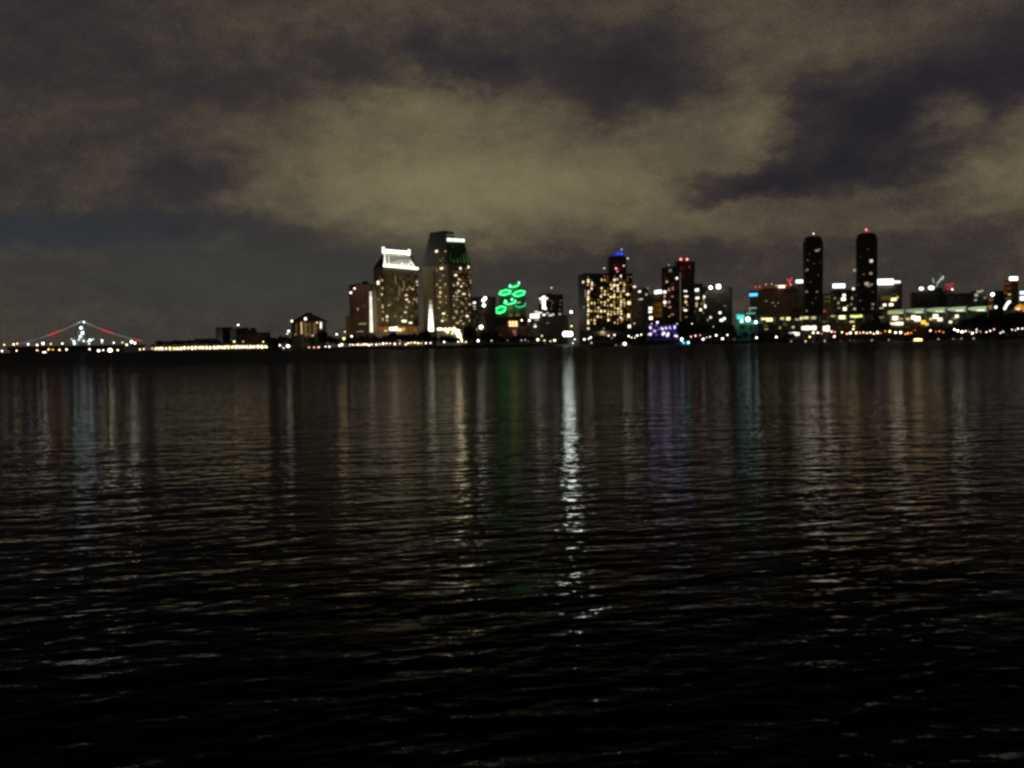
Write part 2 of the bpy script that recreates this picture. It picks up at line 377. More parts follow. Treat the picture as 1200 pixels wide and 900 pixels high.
# ------------------------------------------------------------------ the far shore: (photo column, distance)
SHORE = [(-700, 2600), (-220, 2350), (150, 2180), (176, 1800), (250, 1640), (330, 1380), (400, 1120), (520, 1000), (640, 960), (760, 935), (860, 930), (960, 940), (1100, 960), (1250, 960), (1900, 1000)]
SP = [G(px, Y) for px, Y in SHORE]
def shoreY(px):
    for (a, ya), (b, yb) in zip(SHORE, SHORE[1:]):
        if a <= px <= b: return ya+(yb-ya)*(px-a)/(b-a)
    return 1000
fn = [(p.x, p.y, GZ) for p in SP]
v = fn + [(p.x*4, 12000, GZ) for p in SP]; n = len(SP)
g = mesh('ground', v, [(i, i+1, n+i+1, n+i) for i in range(n-1)], M['ground']); g['kind'] = 'structure'
def strip(o0, o1, z):
    v = []
    for p in SP: v += [(p.x, p.y+o0, z), (p.x, p.y+o1, z)]
    return v, [(2*i, 2*i+2, 2*i+3, 2*i+1) for i in range(n-1)]
v, f = strip(3, 9, GZ+.006); g = mesh('path', v, f, M['path']); g['kind'] = 'structure'
mb = MB(); rr = random.Random(5)
rows = []
for p, q in zip(SP, SP[1:]):                   # a sloping rock revetment under a coping
    k = max(2, int((q-p).length/9))
    for i in range(k):
        c = p.lerp(q, i/k); rows.append(c)
rows.append(SP[-1])
vv = []
for c in rows:
    for dy, z in ((2.6, GZ+.55), (1.2, GZ+.55), (.6, GZ+.1), (-.8, 1.2), (-2.6, .4), (-4.2, -.8)):
        vv.append((c.x+rr.uniform(-.5, .5), c.y+dy+rr.uniform(-.35, .35)*(dy < 1), z+rr.uniform(-.3, .3)*(dy < .6)))
ff = []
for i in range(len(rows)-1):
    for j in range(5): a = i*6+j; ff.append((a, a+1, a+7, a+6))
tag(mesh('seawall', vv, ff, M['rock']), 'long dark rock seawall between the black water and the lights along the shore', 'seawall')
def red_lamp(px, py, Y, pw=260):
    l = bpy.data.lights.new('red_light', 'POINT'); l.energy = pw; l.color = (1, .06, .1); l.shadow_soft_size = .4
    o = bpy.data.objects.new('red_light', l); COL.objects.link(o); o.location = P(px, py, Y-3)
# ------------------------------------------------------------------ grey ship far left, dressed with lights
SY = 2060
sh = empty('museum_ship', (G(90, SY).x, SY, 0), 'long dark ship with strings of red and white lights sloping from its lit mast', 'ship')
def spt(px, py, Y=SY): return P(px, py, Y)
xl, xr = G(6, SY).x, G(168, SY).x
mb = MB(); zt = 15.
hullp = [(xl+14, SY+4), (xl+30, SY-12), (xr-40, SY-12), (xr-8, SY+2), (xr-40, SY+16), (xl+30, SY+16)]
hullt = [(xl, SY+4), (xl+20, SY-15), (xr-36, SY-15), (xr+4, SY+2), (xr-36, SY+19), (xl+20, SY+19)]
mb.prism(hullp, -1, zt, top=hullt); mb.build('hull', M['hullgrey'], sh)
deck = [(xl-2, SY+10), (xl-2, SY-18), (xl+60, SY-26), (xr-70, SY-26), (xr+6, SY-8), (xr+6, SY+12), (xr-60, SY+24), (xl+40, SY+24)]
mb = MB(); mb.prism(deck, zt+.02, zt+1.3); mb.build('flight_deck', M['hullgrey'], sh)
ix = spt(96, 400).x
mb = MB(); mb.box((ix, SY-12, zt+1.3+7), (34, 9, 14)); mb.box((ix+2, SY-12, zt+22.5), (22, 8, 14)); mb.box((ix+1, SY-12, zt+33), (13, 7, 7)); mb.build('island', M['pale'], sh)
mt = spt(96.5, 375.5)
mb = MB(); mb.tube((ix, SY-12, zt+36), (mt.x, SY-12, mt.z), 1.1, .3); mb.box((mt.x, SY-12, mt.z-9), (12, .8, .8)); mb.box((mt.x, SY-12, mt.z-18), (18, .8, .8)); mast = mb.build('mast', M['metal'], sh)
mb = MB(); mb.tube((ix+7, SY-12, zt+36.6), (ix+7, SY-12, zt+44), .6); mb.box((ix+7, SY-12, zt+45.2), (8, 1, 2.4)); mb.build('radar', M['metal'], sh)
def string(a, b, sag, parts):
    """bulbs hung on a sloping wire; parts = (from, to, colour, bulb size)"""
    for t0, t1, mat, r in parts:
        mb = MB(); k = max(6, int((b-a).length*(t1-t0)/2.0)); pr = None
        for i in range(k+1):
            t = t0+(t1-t0)*i/k; p = a.lerp(b, t)-Vector((0, 0, sag*4*t*(1-t)))
            mb.ball(p, r, nu=5, nv=4)
            if pr is not None: mb.tube(pr, p, .08, n=4, mi=1)
            pr = p
        mb.build('light_string', [mat, M['metal']], sh)
wdim, rdim, bdim = em((215, 220, 228), .75), em((255, 70, 60), 1.6), em((150, 150, 255), .7)
string(spt(96, 376.5), spt(21, 403.2), 4.5, [(0, .12, em((190,225,240), 1.1), .7), (.12, .34, wdim, .6), (.34, .53, rdim, .85), (.53, .66, wdim, .55), (.66, .8, bdim, .6), (.8, 1, wdim, .5)])
string(spt(97, 376.5), spt(166, 399.5), 4.5, [(0, .12, em((190,225,240), 1.1), .7), (.12, .33, wdim, .6), (.33, .52, rdim, .85), (.52, .87, wdim, .55), (.87, 1, rdim, .75)])
for px, py, r, s in [(98.3, 377.5, 1.9, 5), (93, 378, 1.0, 2), (95, 384.2, 3.0, 6), (96.5, 390.5, 3.0, 5), (97.5, 388.5, 1.6, 3), (94, 394.5, 2.2, 5), (92.5, 398, 1.5, 4), (86.5, 400, 1.9, 5), (87, 402.5, 2.0, 5), (98, 399.5, 1.7, 4), (105.5, 398.7, 2.8, 6), (103.5, 400.5, 1.6, 4), (109, 397.6, 1.5, 3), (84, 397.5, 1.2, 3), (104.5, 403, 1.4, 4)]:
    c = spt(px, py, SY-19); mb = MB(); mb.ball(c, r*.85, nu=8, nv=6); mb.build('deck_lamp', em((225, 245, 250), s), sh)
for px, py, r, s in [(5, 404, 1.6, 4), (16, 403.6, 1.9, 4), (20, 402.8, 1.6, 4), (33, 403.5, 2.0, 4), (43.5, 404.3, 1.9, 5), (50.5, 402.6, 2.8, 6), (59.5, 403, 1.6, 3), (73, 402.6, 1.9, 4), (119.5, 399, 2.2, 4), (119.5, 401.5, 1.4, 3), (133.3, 401.7, 1.8, 4), (143.5, 401.3, 1.5, 3), (148.5, 404, 1.9, 5), (154, 400.5, 3.2, 6), (158, 402, 2.4, 5)]:
    c = spt(px, py, SY-27); mb = MB(); mb.ball(c, r*.75, nu=8, nv=6); mb.tube(c-Vector((0, 0, 1)), (c.x, c.y, zt+1.4), .2, n=5, mi=1); mb.build('deck_lamp', [em(YEL if r < 1.7 else WHT, s*1.5), M['metal']], sh)
# the pier in front of it
pa, pb = G(-60, 1995), G(176, 1800)
mb = MB(); d = (pb-pa).normalized(); nn = Vector((-d.y, d.x, 0))
mb.prism([(pa.x, pa.y), (pb.x, pb.y), ((pb+nn*9).x, (pb+nn*9).y), ((pa+nn*9).x, (pa+nn*9).y)], .9, GZ-.2)
pier = empty('pier', ((pa.x+pb.x)/2, (pa.y+pb.y)/2, 0), 'low dark pier at far left in front of the lit ship', 'pier')
mb.build('deck', M['grey'], pier)
mb = MB()
for i in range(24):
    c = pa.lerp(pb, (i+.5)/24); mb.tube((c.x+nn.x*2, c.y+nn.y*2, -1), (c.x+nn.x*2, c.y+nn.y*2, .88), .5, n=6)
o = mb.build('pile', M['bark'], pier); o['kind'] = 'stuff'
PIER = (pa, pb, nn)

# ------------------------------------------------------------------ low buildings at the left
b = Building('harbor_terminal', 'very long low waterfront building with an unbroken row of bright white bays', 'building', [(177, 1850), (316, 1500)], 402.6, M['brown'], 18, topat=(250, 1660))
for i in range(31):
    px = 180+133*(i+.5)/31; fall = .75 if px > 205 else .55
    b.win(px, 407.2-.0165*(px-250)+(.5 if px < 215 else 0), 3.9 if i % 4 else 3.1, 3.4 if i % 3 else 2.7, em((255, 240, 200) if i % 5 else (255, 226, 150), 2.6*fall if i % 4 else 3.4*fall, .3), 0, 'lit_bay')
for px, py in [(183, 402.8), (193, 402.2), (205, 402.5), (218, 402), (229, 401.5), (243, 402)]: b.win(px, py+1.6, 1.6, .9, em(AMB, .5), 0)
b.finish()
for nm, lab, fr, top, mat, ta in [
    ('warehouse', 'low dark reddish shed behind the left end of the bright bay row', [(182, 2150), (226, 2100)], 399.5, 'brown', None),
    ('office_block', 'low dark brown block behind the middle of the bright bay row', [(228, 2050), (252, 2020)], 397, 'brown', None),
    ('office_block', 'slim dark tower block rising behind the bright bay row', [(253, 2000), (261, 1980)], 384, 'darkglass', None),
    ('office_block', 'narrow dark block with one white lamp at its top, left of stepped reddish building', [(270, 1900), (277.5, 1880)], 385, 'darkglass', None),
    ('apartment_block', 'stepped reddish brown block behind the right end of the bright bay row', [(279, 1780), (305, 1740)], 390, 'brown', None)]:
    q = Building(nm, lab, 'building', fr, top, M[mat], 24)
    r_ = random.Random(len(lab))
    q.grid(0, fr[0][0]+1, fr[1][0]-1, top+2, 402, int((fr[1][0]-fr[0][0])/3), 4, .02, .3, [em(AMB, .5)], [em((190, 90, 60), .06), em((160, 110, 70), .05)], seed=int(fr[0][0]))
    q.finish()
    if fr[0][0] == 279:
        q.boxpart('roof_unit', 293, 388, 12, 4, 1768, 12, M['brown']); q.boxpart('roof_unit', 288, 385.2, 4.5, 2.5, 1766, 6, M['darkglass']); q.boxpart('roof_unit', 296, 385.2, 5, 2.5, 1766, 6, M['darkglass'])
        q.win(285, 400.4, 2.6, 2.0, em(WARM, 1.2))
    if fr[0][0] == 270: beacon(q, 279.2, 380.8, 1880, em(WHT, 8), 1.3)

# hip-roofed building
b = Building('hotel_block', 'low broad block under a dark hipped roof with tall pale lit wall strips', 'building', [(342, 1330), (354, 1290), (383, 1310)], 377.5, M['tan'], parapet=False)
z = b.z1; c = b.c; f = b.foot
ov = [c+(p-c)*1.07 for p in f]; rd = [c+(p-c)*.35 for p in f]
mb = MB(); mb.prism(ov, z+.01, z+1.2); mb.prism(ov, z+1.25, z+11, top=rd); mb.build('roof', M['brown'], b.root)
mb = MB(); mb.prism([c+(p-c)*.22 for p in f], z+11.02, z+14); mb.build('roof_lantern', M['slate'], b.root)
for px, py, w, h, m in [(353.3, 384, 1.7, 15, em(WARM, .9)), (376, 380.5, 1.6, 9, em(WHT, 1.6)), (371.5, 377.9, 2.4, 2.2, em(WARM, 2)), (347.5, 386, 1.5, 14, em((190, 160, 90), .22)), (358, 386, 2, 16, em((200, 165, 90), .25)), (363, 386, 1.5, 15, em((180, 150, 90), .2)), (368.5, 385, 2, 13, em((190, 160, 100), .25)), (366.5, 393.5, 2.2, 2.2, em(WHT, 1.5)), (346, 392, 1.5, 2, em(WARM, .8))]:
    b.win(px, py, w, h, m)
b.grid(1, 356, 381, 379, 394, 8, 5, .0, .5, [em(WARM, .6)], [em((210, 165, 90), .25), em((190, 150, 80), .15)], seed=3); b.finish()
for px, py, r in [(342, 376.3, 2.1), (358, 373.6, 2.5), (338.3, 388, 2.2), (336.6, 391, 1.2)]: beacon(b, px, py, 1278, em(WHT, 3.5), r*.66, 'wall_lamp')

# ------------------------------------------------------------------ rose tower with a bright corner
b = Building('apartment_tower', 'slender rose brown tower with one bright white strip down its right corner', 'tower', [(410.5, 1225), (431.5, 1200), (438.5, 1225)], 333.5, M['rose'], topat=(420, 1205))
b.boxpart('roof_unit', 427.5, 331.6, 6.5, 4.2, 1212, 8, M['slate']); b.boxpart('roof_unit', 418, 332.8, 5, 2.0, 1214, 8, M['rose'])
b.boxpart('wing', 408.6, 382, 6.4, 23, 1224, 22, M['rose'])
mb = MB(); k = 1199/F; p0, u, n, L_ = b.face(1)
for i in range(17):
    py = 341.5+48*(i+.5)/17; b.win(434.3+.10*i*.6, py, 2.5+.10*i, 2.5, em((255, 250, 225), 1.3 if i > 1 else .7, .3), 1, 'corner_light')
b.grid(0, 412, 430, 336, 390, 6, 15, .03, .6, [em(WARM, .6), em(AMB, .4)], [em((205, 130, 90), .045), em((200, 150, 110), .07), em((170, 110, 80), .03)], .45, .55, seed=7)
b.win(425, 379.5, 10, 1.4, em(WARM, .35)); b.win(422, 388.5, 9, 1.2, em((230, 200, 190), .3)); b.win(426, 358, 6, 1.0, em(WARM, .12))
b.finish()
for px, py, r in [(411, 343, 1.5), (415.5, 338, 1.2)]: beacon(b, px, py, 1200, em((255, 225, 215), 5), r*.8)

# ------------------------------------------------------------------ hotel tower with the white lit roof
b = Building('hotel_tower', 'hotel tower with a steep floodlit white roof under a bright white ridge bar', 'tower', [(439.5, 1213), (451, 1195), (491, 1252)], 312.5, M['tan'], parapet=False, topat=(451, 1195))
zE = b.z1; f = b.foot; p0, u, n, L_ = b.face(1)
rid0, rid1 = P(449.5, 297, 1206), P(479.5, 300.5, 1238)
A, B_, C_, D_ = [Vector((p.x, p.y, zE+.3)) for p in f]       # left, corner, right, back
back = Vector((D_.x-B_.x, D_.y-B_.y, 0))*.45
r0, r1 = Vector((rid0.x, rid0.y, rid0.z)), Vector((rid1.x, rid1.y, rid0.z))
q0, q1 = r0+Vector((2, 16, 0)), r1+Vector((2, 16, 0))
vs = [A, B_, C_, D_, q0, r0, r1, q1]
o = mesh('roof', vs, [(1, 2, 6, 5), (0, 1, 5, 4), (2, 3, 7, 6), (3, 0, 4, 7), (4, 5, 6, 7), (3, 2, 1, 0)], [M['whiteroof'], M['slate']], b.root)
for pl in o.data.polygons: pl.material_index = 0 if pl.index == 0 else 1
nv = (C_-B_).cross(r0-B_).normalized(); nv = nv if nv.y < 0 else -nv
WB = em((255, 252, 235), 2.6)
# gutter lights along the eave, ridge bar with end posts, ribs fading up the slope
for i in range(10):
    c0 = B_.lerp(C_, (i+.5)/10); mb = MB(); ll = (C_-B_).length/10; a_ = math.atan2(u.y, u.x)
    mb.box(c0+nv*.9+Vector((0, 0, 1.0)), (ll*.97, 1.2, 2.0), a_); mb.build('eave_light', em((255, 250, 222), 3.6 if i % 3 else 4.6), b.root)
d2 = (r1-r0); a2 = math.atan2(d2.y, d2.x)
mb = MB(); mid = r0.lerp(r1, .5)
for i in range(10):
    c0 = r0.lerp(r1, (i+.5)/10); mb.box(c0+Vector((0, -1.0, 3.2)), (d2.length/10*.99, 1.6, 3.8), a2)
mb.build('ridge_light', em((255, 252, 228), 4.2, .3), b.root)
for e_, hh in ((r0, 8.2), (r1, 7.8)):
    mb = MB(); mb.box(e_+Vector((0, -1.2, hh/2)), (2.6, 2.2, hh), a2); mb.build('ridge_post', em((255, 252, 236), 1.9), b.root)
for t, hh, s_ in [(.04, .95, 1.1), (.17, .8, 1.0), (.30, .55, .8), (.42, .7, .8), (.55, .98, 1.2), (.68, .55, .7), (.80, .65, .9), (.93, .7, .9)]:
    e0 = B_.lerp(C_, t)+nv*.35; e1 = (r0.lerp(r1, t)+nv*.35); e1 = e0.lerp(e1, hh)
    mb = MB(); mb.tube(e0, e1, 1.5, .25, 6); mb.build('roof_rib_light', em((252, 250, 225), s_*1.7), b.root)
mid = B_.lerp(C_, .5)
for t in (.15, .38, .62, .85):                   # floodlights on brackets below the eave, shining up the roof
    c0 = B_.lerp(C_, t); spot(c0+n*7+Vector((0, 0, -1)), c0.lerp(r0.lerp(r1, t), .6), 4600, (1, .98, .9), R(95), 1, .6)
b.win(443.2, 331.3, 3.8, 5.5, em(WHT, 2.4)); b.win(447.8, 328.5, 2.2, 3, em(WARM, .9)); b.win(445.8, 350, 1.0, 52, em((215, 190, 110), .14), 0, 'stair_window')
for px, py, w_, h_, s_ in [(447.6, 345, 2.6, 2.4, 1.2), (443.5, 351, 2, 2, .5), (448.5, 360, 2.2, 4, .8), (449, 365.5, 2.4, 2, .8), (453.5, 371, 2.6, 4.5, 1.2), (453.5, 375.5, 2.2, 2.5, .9), (448.7, 374, 2, 5, .7), (455, 358, 2.2, 1.8, .5), (476, 346, 3.6, 2.0, 1.3), (476.5, 351, 3.5, 2.2, 1.5), (479, 353.8, 2.5, 1.8, 1.2), (476.5, 360, 2.6, 2.4, .6), (475, 366, 4, 2, 1.0), (473.5, 376.3, 6.8, 3.2, 2.4), (481, 378.3, 4.6, 2.2, 2.0), (483.5, 338.8, 3.6, 2.2, .9), (488.5, 330, 2.2, 4, .8), (489, 334, 1.8, 2.5, .8), (468, 341, 1.6, 12, .15), (473, 334, 1.4, 10, .15), (463.5, 328, 1.4, 10, .14), (488.5, 352, 1.6, 8, .3), (466, 350, 2, 2, .3), (470, 372, 2, 2, .5)]:
    b.win(px, py, w_, h_, em(WARM if s_ < 1 else (255, 236, 190), s_))
b.grid(1, 453, 490, 319, 384, 13, 21, .03, .6, [em(WARM, .5)], [em((205, 180, 100), .09), em((190, 170, 95), .06), em((210, 175, 110), .15), em((200, 200, 150), .12)], .55, .45, seed=12)
b.grid(0, 440.5, 450, 336, 384, 3, 14, .05, .4, [em(WARM, .7), em(YEL, .5)], [em((205, 180, 100), .06), em((190, 170, 95), .1)], .5, .5, seed=13)
b.finish()
def podium(bd, x0, x1, y0, y1, Y, mat, name='podium'):
    a, c_ = G(x0, Y), G(x1, Y); z_ = HZ((x0+x1)/2, y0, Y); mb = MB(); mb.prism([(a.x, Y), (c_.x, Y), (c_.x, Y+11), (a.x, Y+11)], GZ-1, z_); o = mb.build(name, mat, bd.root); return z_
for (x0, x1, y0, Y) in [(441, 463, 383, 1180), (464, 492, 382.5, 1182)]:
    podium(b, x0, x1, y0, 400, Y, M['tanplain'])
def at_front(bd, px, py, wpx, hpx, Y, mat, name='window', t=.4):
    c_ = P(px, py, Y-.2); k = Y/F; o = bpy.data.objects.new(name, unit_box(mat)); COL.objects.link(o); o.parent = bd.root
    o.location = c_-bd.root.location; o.scale = (wpx*k, t, hpx*k); return o
for px, py, w_, h_, m in [(446, 385.5, 6, 4.5, em(AMB, .16, .4)), (452.5, 384.8, 5, 5, em(AMB, .22, .4)), (457.5, 386.5, 3, 3, em(AMB, .14, .4)), (481, 385.5, 5, 4.5, em(AMB, .15, .4)), (486.5, 386, 5, 5, em(AMB, .18, .4)), (461, 385.4, 9, 2.8, em((255, 240, 205), 6)), (464, 384, 3, 2.5, em(WHT, 2)), (468.5, 386.6, 4, 2.6, em(WARM, 2.2)), (473, 385.5, 3, 3, em(WARM, .7)), (452, 387.5, 3.6, 1.8, em(WARM, 1))]:
    at_front(b, px, py, w_, h_, 1180-.3, m, 'lobby_window')

# ------------------------------------------------------------------ taller hotel tower, dark gable and green roof
b2 = Building('hotel_tower', 'tallest hotel tower with dark sloped gable, green roof face and white beam below', 'tower', [(497, 1235), (527, 1196), (553.5, 1222)], 309.5, M['tan'], parapet=False, topat=(527, 1196))
zE2 = b2.z1; A, B_, C_, D_ = [Vector((p.x, p.y, zE2+.3)) for p in b2.foot]
p0, u1, n1, L1 = b2.face(1); p0_, u0, n0, L0 = b2.face(0)
t0 = P(505.5, 277, 1226); t1 = P(524, 282.5, 1203); t2 = P(544, 283.5, 1216); t3 = t0+t2-t1
zt_ = (t1.z+t2.z)/2
tp = [Vector((p.x, p.y, zt_)) for p in (t0, t1, t2, t3)]
o = mesh('roof', [A, B_, C_, D_]+tp, [(0, 1, 5, 4), (1, 2, 6, 5), (2, 3, 7, 6), (3, 0, 4, 7), (4, 5, 6, 7), (3, 2, 1, 0)], [M['slate'], M['greenroof']], b2.root)
for pl in o.data.polygons: pl.material_index = 1 if pl.index == 1 else 0
pz = HZ(512, 271.5, 1215)
pe0 = P(504, 276, 1224); pe1 = P(521.5, 276, 1204)
Bk = Vector((D_.x-A.x, D_.y-A.y, 0))*.6
mb = MB(); mb.add([A+Vector((.3, .4, 0)), B_-Vector((.5, -.4, 0)), B_+Bk, A+Bk, (pe0.x, pe0.y, pz), (pe1.x, pe1.y, pz), (pe1.x+10, pe1.y+18, pz), (pe0.x+10, pe0.y+18, pz)], [(3, 2, 1, 0), (4, 5, 6, 7), (0, 1, 5, 4), (1, 2, 6, 5), (2, 3, 7, 6), (3, 0, 4, 7)]); mb.build('gable', M['slate'], b2.root)
d2 = tp[2]-tp[1]; a2 = math.atan2(d2.y, d2.x); nn2 = Vector((d2.y, -d2.x, 0)).normalized()
for i in range(5):
    c0 = tp[1].lerp(tp[2], (i+.5)/5); mb = MB(); mb.box(c0+nn2*.4+Vector((0, 0, 1.8)), (d2.length/5*.99, 1.4, 3.8), a2); mb.build('ridge_light', em((232, 245, 220), 1.5 if i % 2 else 1.9, .3), b2.root)
mb = MB(); top_ = HZ(533, 275.5, 1209)
for i in range(6):
    c0 = tp[1].lerp(tp[2], i/5.); mb.tube(c0+Vector((0, 0, 4)), (c0.x, c0.y, top_), .25, n=5)
mb.tube((tp[1].x, tp[1].y, top_), (tp[2].x, tp[2].y, top_), .45, n=6); mb.build('roof_railing', em((180, 205, 175), .25), b2.root)
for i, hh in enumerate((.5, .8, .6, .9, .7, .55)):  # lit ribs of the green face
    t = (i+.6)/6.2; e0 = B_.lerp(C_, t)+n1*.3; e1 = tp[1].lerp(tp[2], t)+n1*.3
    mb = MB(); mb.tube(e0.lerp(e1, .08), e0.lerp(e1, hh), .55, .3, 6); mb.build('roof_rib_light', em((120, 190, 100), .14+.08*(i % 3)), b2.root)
for t in (.25, .75):
    c0 = B_.lerp(C_, t); spot(c0+n1*8+Vector((0, 0, -2)), c0.lerp(tp[1].lerp(tp[2], t), .55), 260, (.55, 1, .5), R(95), 1, .6)
for px, py, w_, h_, s_, fc in [(511.5, 294.5, 4.6, 5, 1.6, 0), (516, 305, 2.2, 2.2, .4, 0), (522, 294.5, 3, 3, .5, 0), (517.5, 314.5, 6.5, 4, 1.6, 0), (512, 317, 2.5, 2, .4, 0), (516, 328.5, 4.5, 2, .4, 0), (513, 333, 2, 2, .35, 0), (521, 336, 1.6, 1.6, .3, 0), (516, 343, 3, 5, 1.2, 0), (513.5, 347, 3, 2.4, .6, 0), (516, 354, 5, 3, .6, 0), (514.5, 361, 4, 2, .6, 0), (520, 367.5, 6, 3.2, 1.8, 0), (518.5, 376, 4, 3.2, 1.8, 0), (524, 370, 2, 3, .3, 0),
     (539.5, 314.5, 3.6, 5, 1.3, 1), (549, 313, 2.6, 5.5, 1.6, 1), (534, 322.5, 4.6, 3.2, 1.8, 1), (537.5, 327, 2.5, 4, .8, 1), (536.5, 332, 2.5, 5, 1.3, 1), (540.5, 335.5, 3, 3, 1.6, 1), (537.5, 341, 3.6, 3.2, 1.2, 1), (534, 343, 2, 3, .5, 1), (543.5, 344.5, 5.5, 2.6, 1.5, 1), (551.5, 330, 1.4, 9, .5, 1), (550, 345.5, 2, 7, .6, 1), (546, 350, 2.4, 3, .5, 1), (541.5, 355, 3, 3, .6, 1), (532, 358, 2.5, 3, .5, 1), (534.5, 365, 5, 2, .8, 1), (541.5, 365, 2.5, 4, .5, 1), (547.5, 370.5, 4.5, 3.2, 1.7, 1), (536, 378.5, 6, 2.4, .9, 1), (550, 375.5, 2.4, 3.6, .5, 1), (540, 372, 3, 2, .4, 1), (546, 361, 3, 2.4, .4, 1)]:
    b2.win(px, py, w_*.85, h_*.8, em(WARM if s_ < 1 else (255, 238, 195), s_), fc)
b2.grid(0, 511, 524, 300, 384, 4, 24, .09, .5, [em(WARM, .7), em(YEL, .4)], [em((205, 185, 110), .1), em((190, 170, 95), .12), em((210, 180, 120), .2)], .6, .5, seed=21)
b2.grid(1, 530, 552, 314, 384, 6, 22, .09, .55, [em(WARM, .6), em((235, 230, 190), .6)], [em((205, 190, 120), .1), em((190, 175, 105), .12), em((220, 205, 150), .2)], .6, .5, seed=22)
b2.finish()
# pale shaft at its left foot, washed by floodlights
p0, u, n, L0 = b2.face(0)
sa = on_plane(507, 340, p0, n); k = sa.y/F
c0 = on_plane(506.3, 380, p0, n); zt0 = HZ(506, 318, c0.y); w_ = 8.5*k/abs(u.x)
mb = MB(); mb.box((c0.x+n.x*.8, c0.y+n.y*.8, (GZ+zt0)/2), (w_, 2.4, zt0-GZ), math.atan2(u.y, u.x)); mb.build('stair_shaft', M['tan'], b2.root)
zb = HZ(506, 388, c0.y)
for i in range(7):                              # glowing boxes stand in for the floodlight wash, dimmer with height
    py = 385.5-5.2*i; o = b2.win(506.6-.1*i, py, 6.4-.55*i, 5.15, em((255, 254, 226), (3, 2.8, 2.4, 2.0, 1.4, .7, .25)[i]), 0, 'shaft_glow')
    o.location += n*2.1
for dx, pw in ((0, 7000),):
    spot((c0.x+u.x*dx+n.x*10, c0.y+u.y*dx+n.y*10, zb-2), (c0.x+u.x*dx, c0.y+u.y*dx, zb+26), pw, (1, .97, .8), R(50), 1, .8)
# its lit entrance block
podium(b2, 512, 542, 385.5, 400, 1178, M['pale'])
for px, py, w_, h_, s_ in [(515.5, 385.6, 6, 2, 2), (522, 386.2, 3, 3.6, 1.4), (527, 385.6, 3.5, 2.8, 1.2), (532, 386, 4, 3.5, 1.6), (536, 389, 4.5, 5, 2.2), (538, 394, 4, 6, 2.4), (524.5, 389, 2.5, 3, .9), (530, 390.5, 2.2, 2.4, .8), (539.5, 398, 4, 2, 1.8)]:
    at_front(b2, px, py, w_, h_, 1177.6, em((255, 238, 195), s_*2.2), 'lobby_window')

b = Building('office_block', 'narrow dim block with stacked white corner lights just right of the tallest hotel tower', 'building', [(553.5, 1420), (568, 1400)], 348, M['grey'], 25)
for px, py, w_, h_, s_ in [(556, 354.8, 4.4, 3, 2), (556, 359, 4, 1.6, .8), (556.5, 362, 4, 1.4, .5)]: b.win(px, py, w_, h_, em(WHT, s_))
for px, py in [(566.5, 352), (568.5, 349.5), (567, 357.8)]: beacon(b, px, py, 1396, em((250, 255, 240), 6), 2.2)
b.grid(0, 554.5, 567, 364, 394, 4, 10, .05, .5, [em(YEL, .4)], [em((200, 190, 90), .06), em((190, 180, 90), .1)], seed=31); b.finish()
beacon(b, 563.8, 383.3, 1392, em(WHT, 8), 2.6, 'wall_lamp')

# ------------------------------------------------------------------ green outlined hexagonal towers
em_root = empty('office_towers', (G(600, 1700).x, 1712, GZ-1), 'cluster of six-sided towers whose slanted tops glow bright green', 'building')
GR, GF, GD = em((70, 255, 140), 2.6), em((0, 195, 95), .95), em((5, 170, 80), .6)
def hextower(px, py, rpx, hpx, Y, rim, face, roll, rz=.3, nseg=6, body='pale'):
    """px,py: centre of the slanted top; rpx/hpx half width and half height of the seen ring"""
    c = P(px, py, Y); k = Y/F; r = rpx*k; v0, v1 = [], []
    slope = hpx/rpx/.86
    pts = [(math.cos(rz+2*math.pi*i/nseg)*r, math.sin(rz+2*math.pi*i/nseg)*r*.9) for i in range(nseg)]
    zt = lambda x, y: c.z + y*slope + x*roll
    mb = MB(); mb.prism([(c.x+x, c.y+y) for x, y in pts], GZ-1, lambda p: zt(p[0]-c.x, p[1]-c.y)-.5)
    tw = mb.build('tower_body', M[body], em_root)
    if face:
        inn = [(x*.92, y*.92) for x, y in pts]; mb = MB()
        mb.add([(c.x+x, c.y+y, zt(x, y)-.3) for x, y in inn]+[(c.x+x, c.y+y, zt(x, y)) for x, y in inn], [tuple(range(nseg-1, -1, -1)), tuple(range(nseg, 2*nseg))]+[(i, (i+1) % nseg, nseg+(i+1) % nseg, nseg+i) for i in range(nseg)])
        mb.build('glass_top', face, em_root)
    mb = MB()
    for i in range(nseg):
        a, b_ = pts[i], pts[(i+1) % nseg]
        if isinstance(rim, dict) and i not in rim['keep']: continue
        mb.tube((c.x+a[0], c.y+a[1], zt(*a)+.4), (c.x+b_[0], c.y+b_[1], zt(*b_)+.4), 1.15, n=6)
    mb.build('neon_rim', rim['m'] if isinstance(rim, dict) else rim, em_root)
    return c, k, r
hextower(602.5, 334.5, 6.0, 2.2, 1745, {'m': GR, 'keep': (2, 3, 4, 5)}, GD, .18)
hextower(591.8, 343.0, 7.0, 3.0, 1725, GR, GF, .14)
hextower(608.6, 344.2, 6.8, 3.3, 1722, GR, GF, .18)
hextower(597.5, 353.6, 7.0, 3.3, 1695, {'m': GR, 'keep': (2, 3, 4, 5)}, em((10, 150, 80), .22), .10)
hextower(609.8, 357.2, 6.2, 3.2, 1690, {'m': em((60, 240, 150), .9), 'keep': (3, 4, 5)}, em((15, 110, 60), .16), .08)
hextower(586.6, 363.2, 6.2, 4.0, 1675, GR, em((0, 200, 100), .9), .2)
for px, py, r in [(608, 331.2, 2.0), (597.6, 335.4, 2.2), (600, 351, 2.4), (593, 353.5, 2.2), (600.5, 344.6, 1.2)]:
    c = P(px, py, 1668 if py > 340 else 1733); mb = MB(); mb.ball(c, r); mb.build('rim_lamp', em((130, 255, 190), 2.2), em_root)
